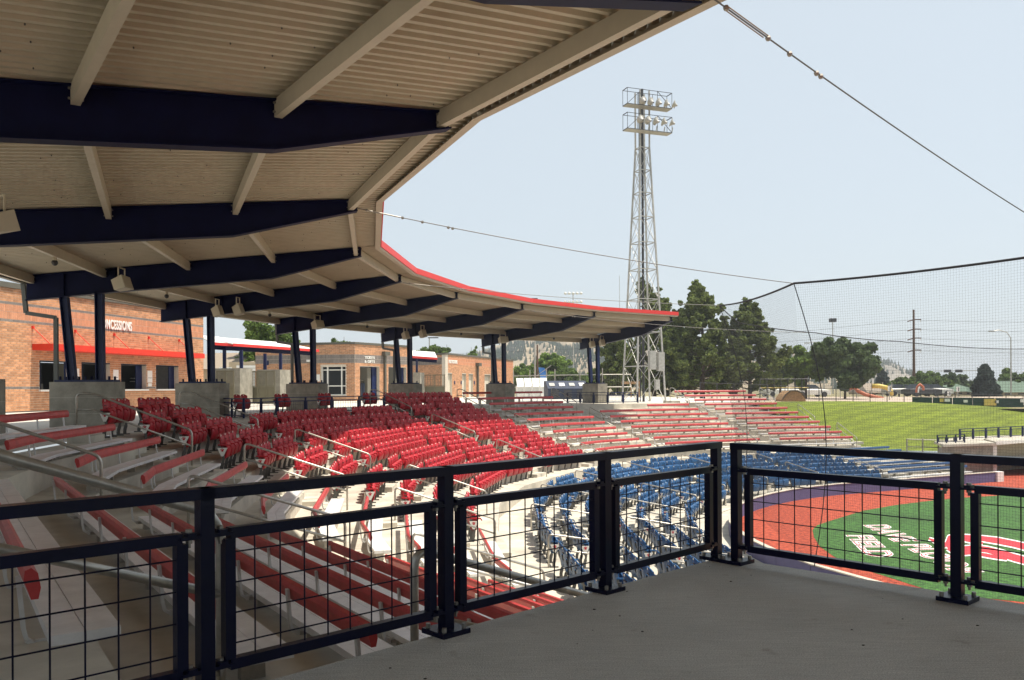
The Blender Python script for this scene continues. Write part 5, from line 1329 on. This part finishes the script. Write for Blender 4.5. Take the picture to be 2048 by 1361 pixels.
signp(1779,80,772,784,.32*1.0,'white sign right of the yellow slide'); signp(1916,95,774,784,.35,'white and blue sign before the green-roofed house'); signp(1898,95,783,792,.4,'low white and red sign left of the spruce')
# houses at the right
def house(px0,px1,Y,yeave,ytop,label,roofm='greenroof',wallm='siding',depth=9):
    x0,x1=(px0-HX)/F*Y,(px1-HX)/F*Y; ze=EYE+(770-yeave)*Y/F; zt=EYE+(770-ytop)*Y/F; t=empty('house',((x0+x1)/2,Y,-.4),label=label,cat='house',group=None); w2=(x1-x0)/2; ze+=.4;zt+=.4
    m=MB(); m.box((0,depth/2,ze/2),(2*w2-.8,depth-.8,ze)); m.obj('walls',wallm,t)
    m=MB(); m.add([(-w2,0,ze),(w2,0,ze),(w2,depth,ze),(-w2,depth,ze),(-w2*.55,depth/2,zt),(w2*.55,depth/2,zt)],[(0,1,5,4),(1,2,5),(2,3,4,5),(3,0,4),(3,2,1,0)]); m.obj('roof',roofm,t)
    for e in (-.5,-.1,.35): m=MB(); m.box((w2*e,.38,ze*.55),(w2*.18,.05,ze*.35)); m.obj('window','glass',t)
    return t
house(1890,1965,118,783,768,'long low house with a green shingle roof left of the blue spruce')
house(1985,2120,112,785,762,'house with a large green roof at the right edge behind the fence')
house(1735,1780,135,784,765,'distant house with a brown roof behind the yellow slide','shingle')
# parked cars
def car(px,Y,label,col,rz=0,sz=1):
    x=(px-HX)/F*Y; t=empty('parked_car',(x,Y,-.25),rz,label=label,cat='car',group='parked cars beyond the field')
    m=MB(); m.add([(-2.1,-.85,.3),(2.1,-.85,.3),(2.1,.85,.3),(-2.1,.85,.3),(-2.15,-.85,.85),(2.1,-.85,.8),(2.1,.85,.8),(-2.15,.85,.85),(-1.5,-.75,.95),(1.0,-.75,.95),(1.0,.75,.95),(-1.5,.75,.95)],[(3,2,1,0),(0,1,5,4),(1,2,6,5),(2,3,7,6),(3,0,4,7),(4,5,9,8),(6,7,11,10),(5,6,10,9),(7,4,8,11)]); m.obj('body',col,t)
    m=MB(); m.add([(-1.5,-.75,.93),(1.0,-.75,.93),(1.0,.75,.93),(-1.5,.75,.93),(-1.2,-.62,1.45),(.35,-.62,1.45),(.35,.62,1.45),(-1.2,.62,1.45)],[(0,1,5,4),(1,2,6,5),(2,3,7,6),(3,0,4,7),(4,5,6,7)]); m.obj('cabin','glass',t)
    for sx in (-1.3,1.3):
        for sy in (-.86,.86): m=MB(); m.tube([(sx,sy-.1,.32),(sx,sy+.1,.32)],.32,12); m.obj('wheel','darksteel',t)
car(1620,98,'white car parked behind the brown shed','white',.1); car(1803,104,'pale car left of the utility pole','steelgrey'); car(1843,100,'dark car right of the utility pole','darksteel',.2); car(1866,104,'light car between the trees','white'); car(1555,105,'white van end behind the last bench block','white',.3)
# low wall and rail left of fence
t=empty('tall_fence',(0,0,0),label='dark chain-link fence section with yellow rail behind the pines',cat='fence')
for i in range(8):
    p=ata(1520+14*i,78,-.2); m=MB(); m.tube([p,(p[0],p[1],1.75)],.04,6); m.obj('fence_post','darksteel',t)
for z,mt in ((1.7,'darksteel'),(.9,'yellow')):
    m=MB(); m.tube([ata(1520,78,z),ata(1618,78,z)],.03,6); m.obj('fence_rail',mt,t)
t=empty('picnic_table',ata(1262,73,.05),label='brown wooden board on trestles left of the light tower base',cat='table')
m=MB(); m.box((0,0,1.35),(1.6,.1,.22)); m.obj('board','woodbrown',t)
for x in (-.7,0,.7): m=MB(); m.box((x,0,.65),(.08,.08,1.3)); m.obj('leg','woodbrown',t)
t=empty('blue_flag',ata(1074,83,0),label='blue flag hanging from the rusty brown pole',cat='flag')
m=MB(); m.add([(.15,0,3.0),(.75,.1,2.95),(1.0,.2,2.2),(.95,.1,1.4),(.6,0,1.5),(.3,.05,2.1)],[(0,1,2,5),(5,2,3,4)]); m.obj('flag_cloth','bluecloth',t); m=MB(); m.tube([(0,0,2.2),(1.4,0,3.2)],.03,5); m.obj('flag_staff','galv',t)
print('objects',len(bpy.data.objects))

# ================================================================ HAZE
hz=MB(); hz.hexa([(-2700,-700,-6.5),(2700,-700,-6.5),(2700,3200,-6.5),(-2700,3200,-6.5),(-2700,-700,64),(2700,-700,64),(2700,3200,64),(-2700,3200,64)])
hm=bpy.data.materials.new('haze_air'); hm.use_nodes=True; ht=hm.node_tree; ht.nodes.remove(ht.nodes['Principled BSDF']); vp=ht.nodes.new('ShaderNodeVolumePrincipled')
vp.inputs['Color'].default_value=(.86,.92,1,1); vp.inputs['Density'].default_value=.0005; vp.inputs['Anisotropy'].default_value=.2
ht.links.new(vp.outputs[0],ht.nodes['Material Output'].inputs['Volume'])
hz.obj('haze',hm,kind='stuff')
S.cycles.volume_bounces=0; S.cycles.volume_max_steps=64
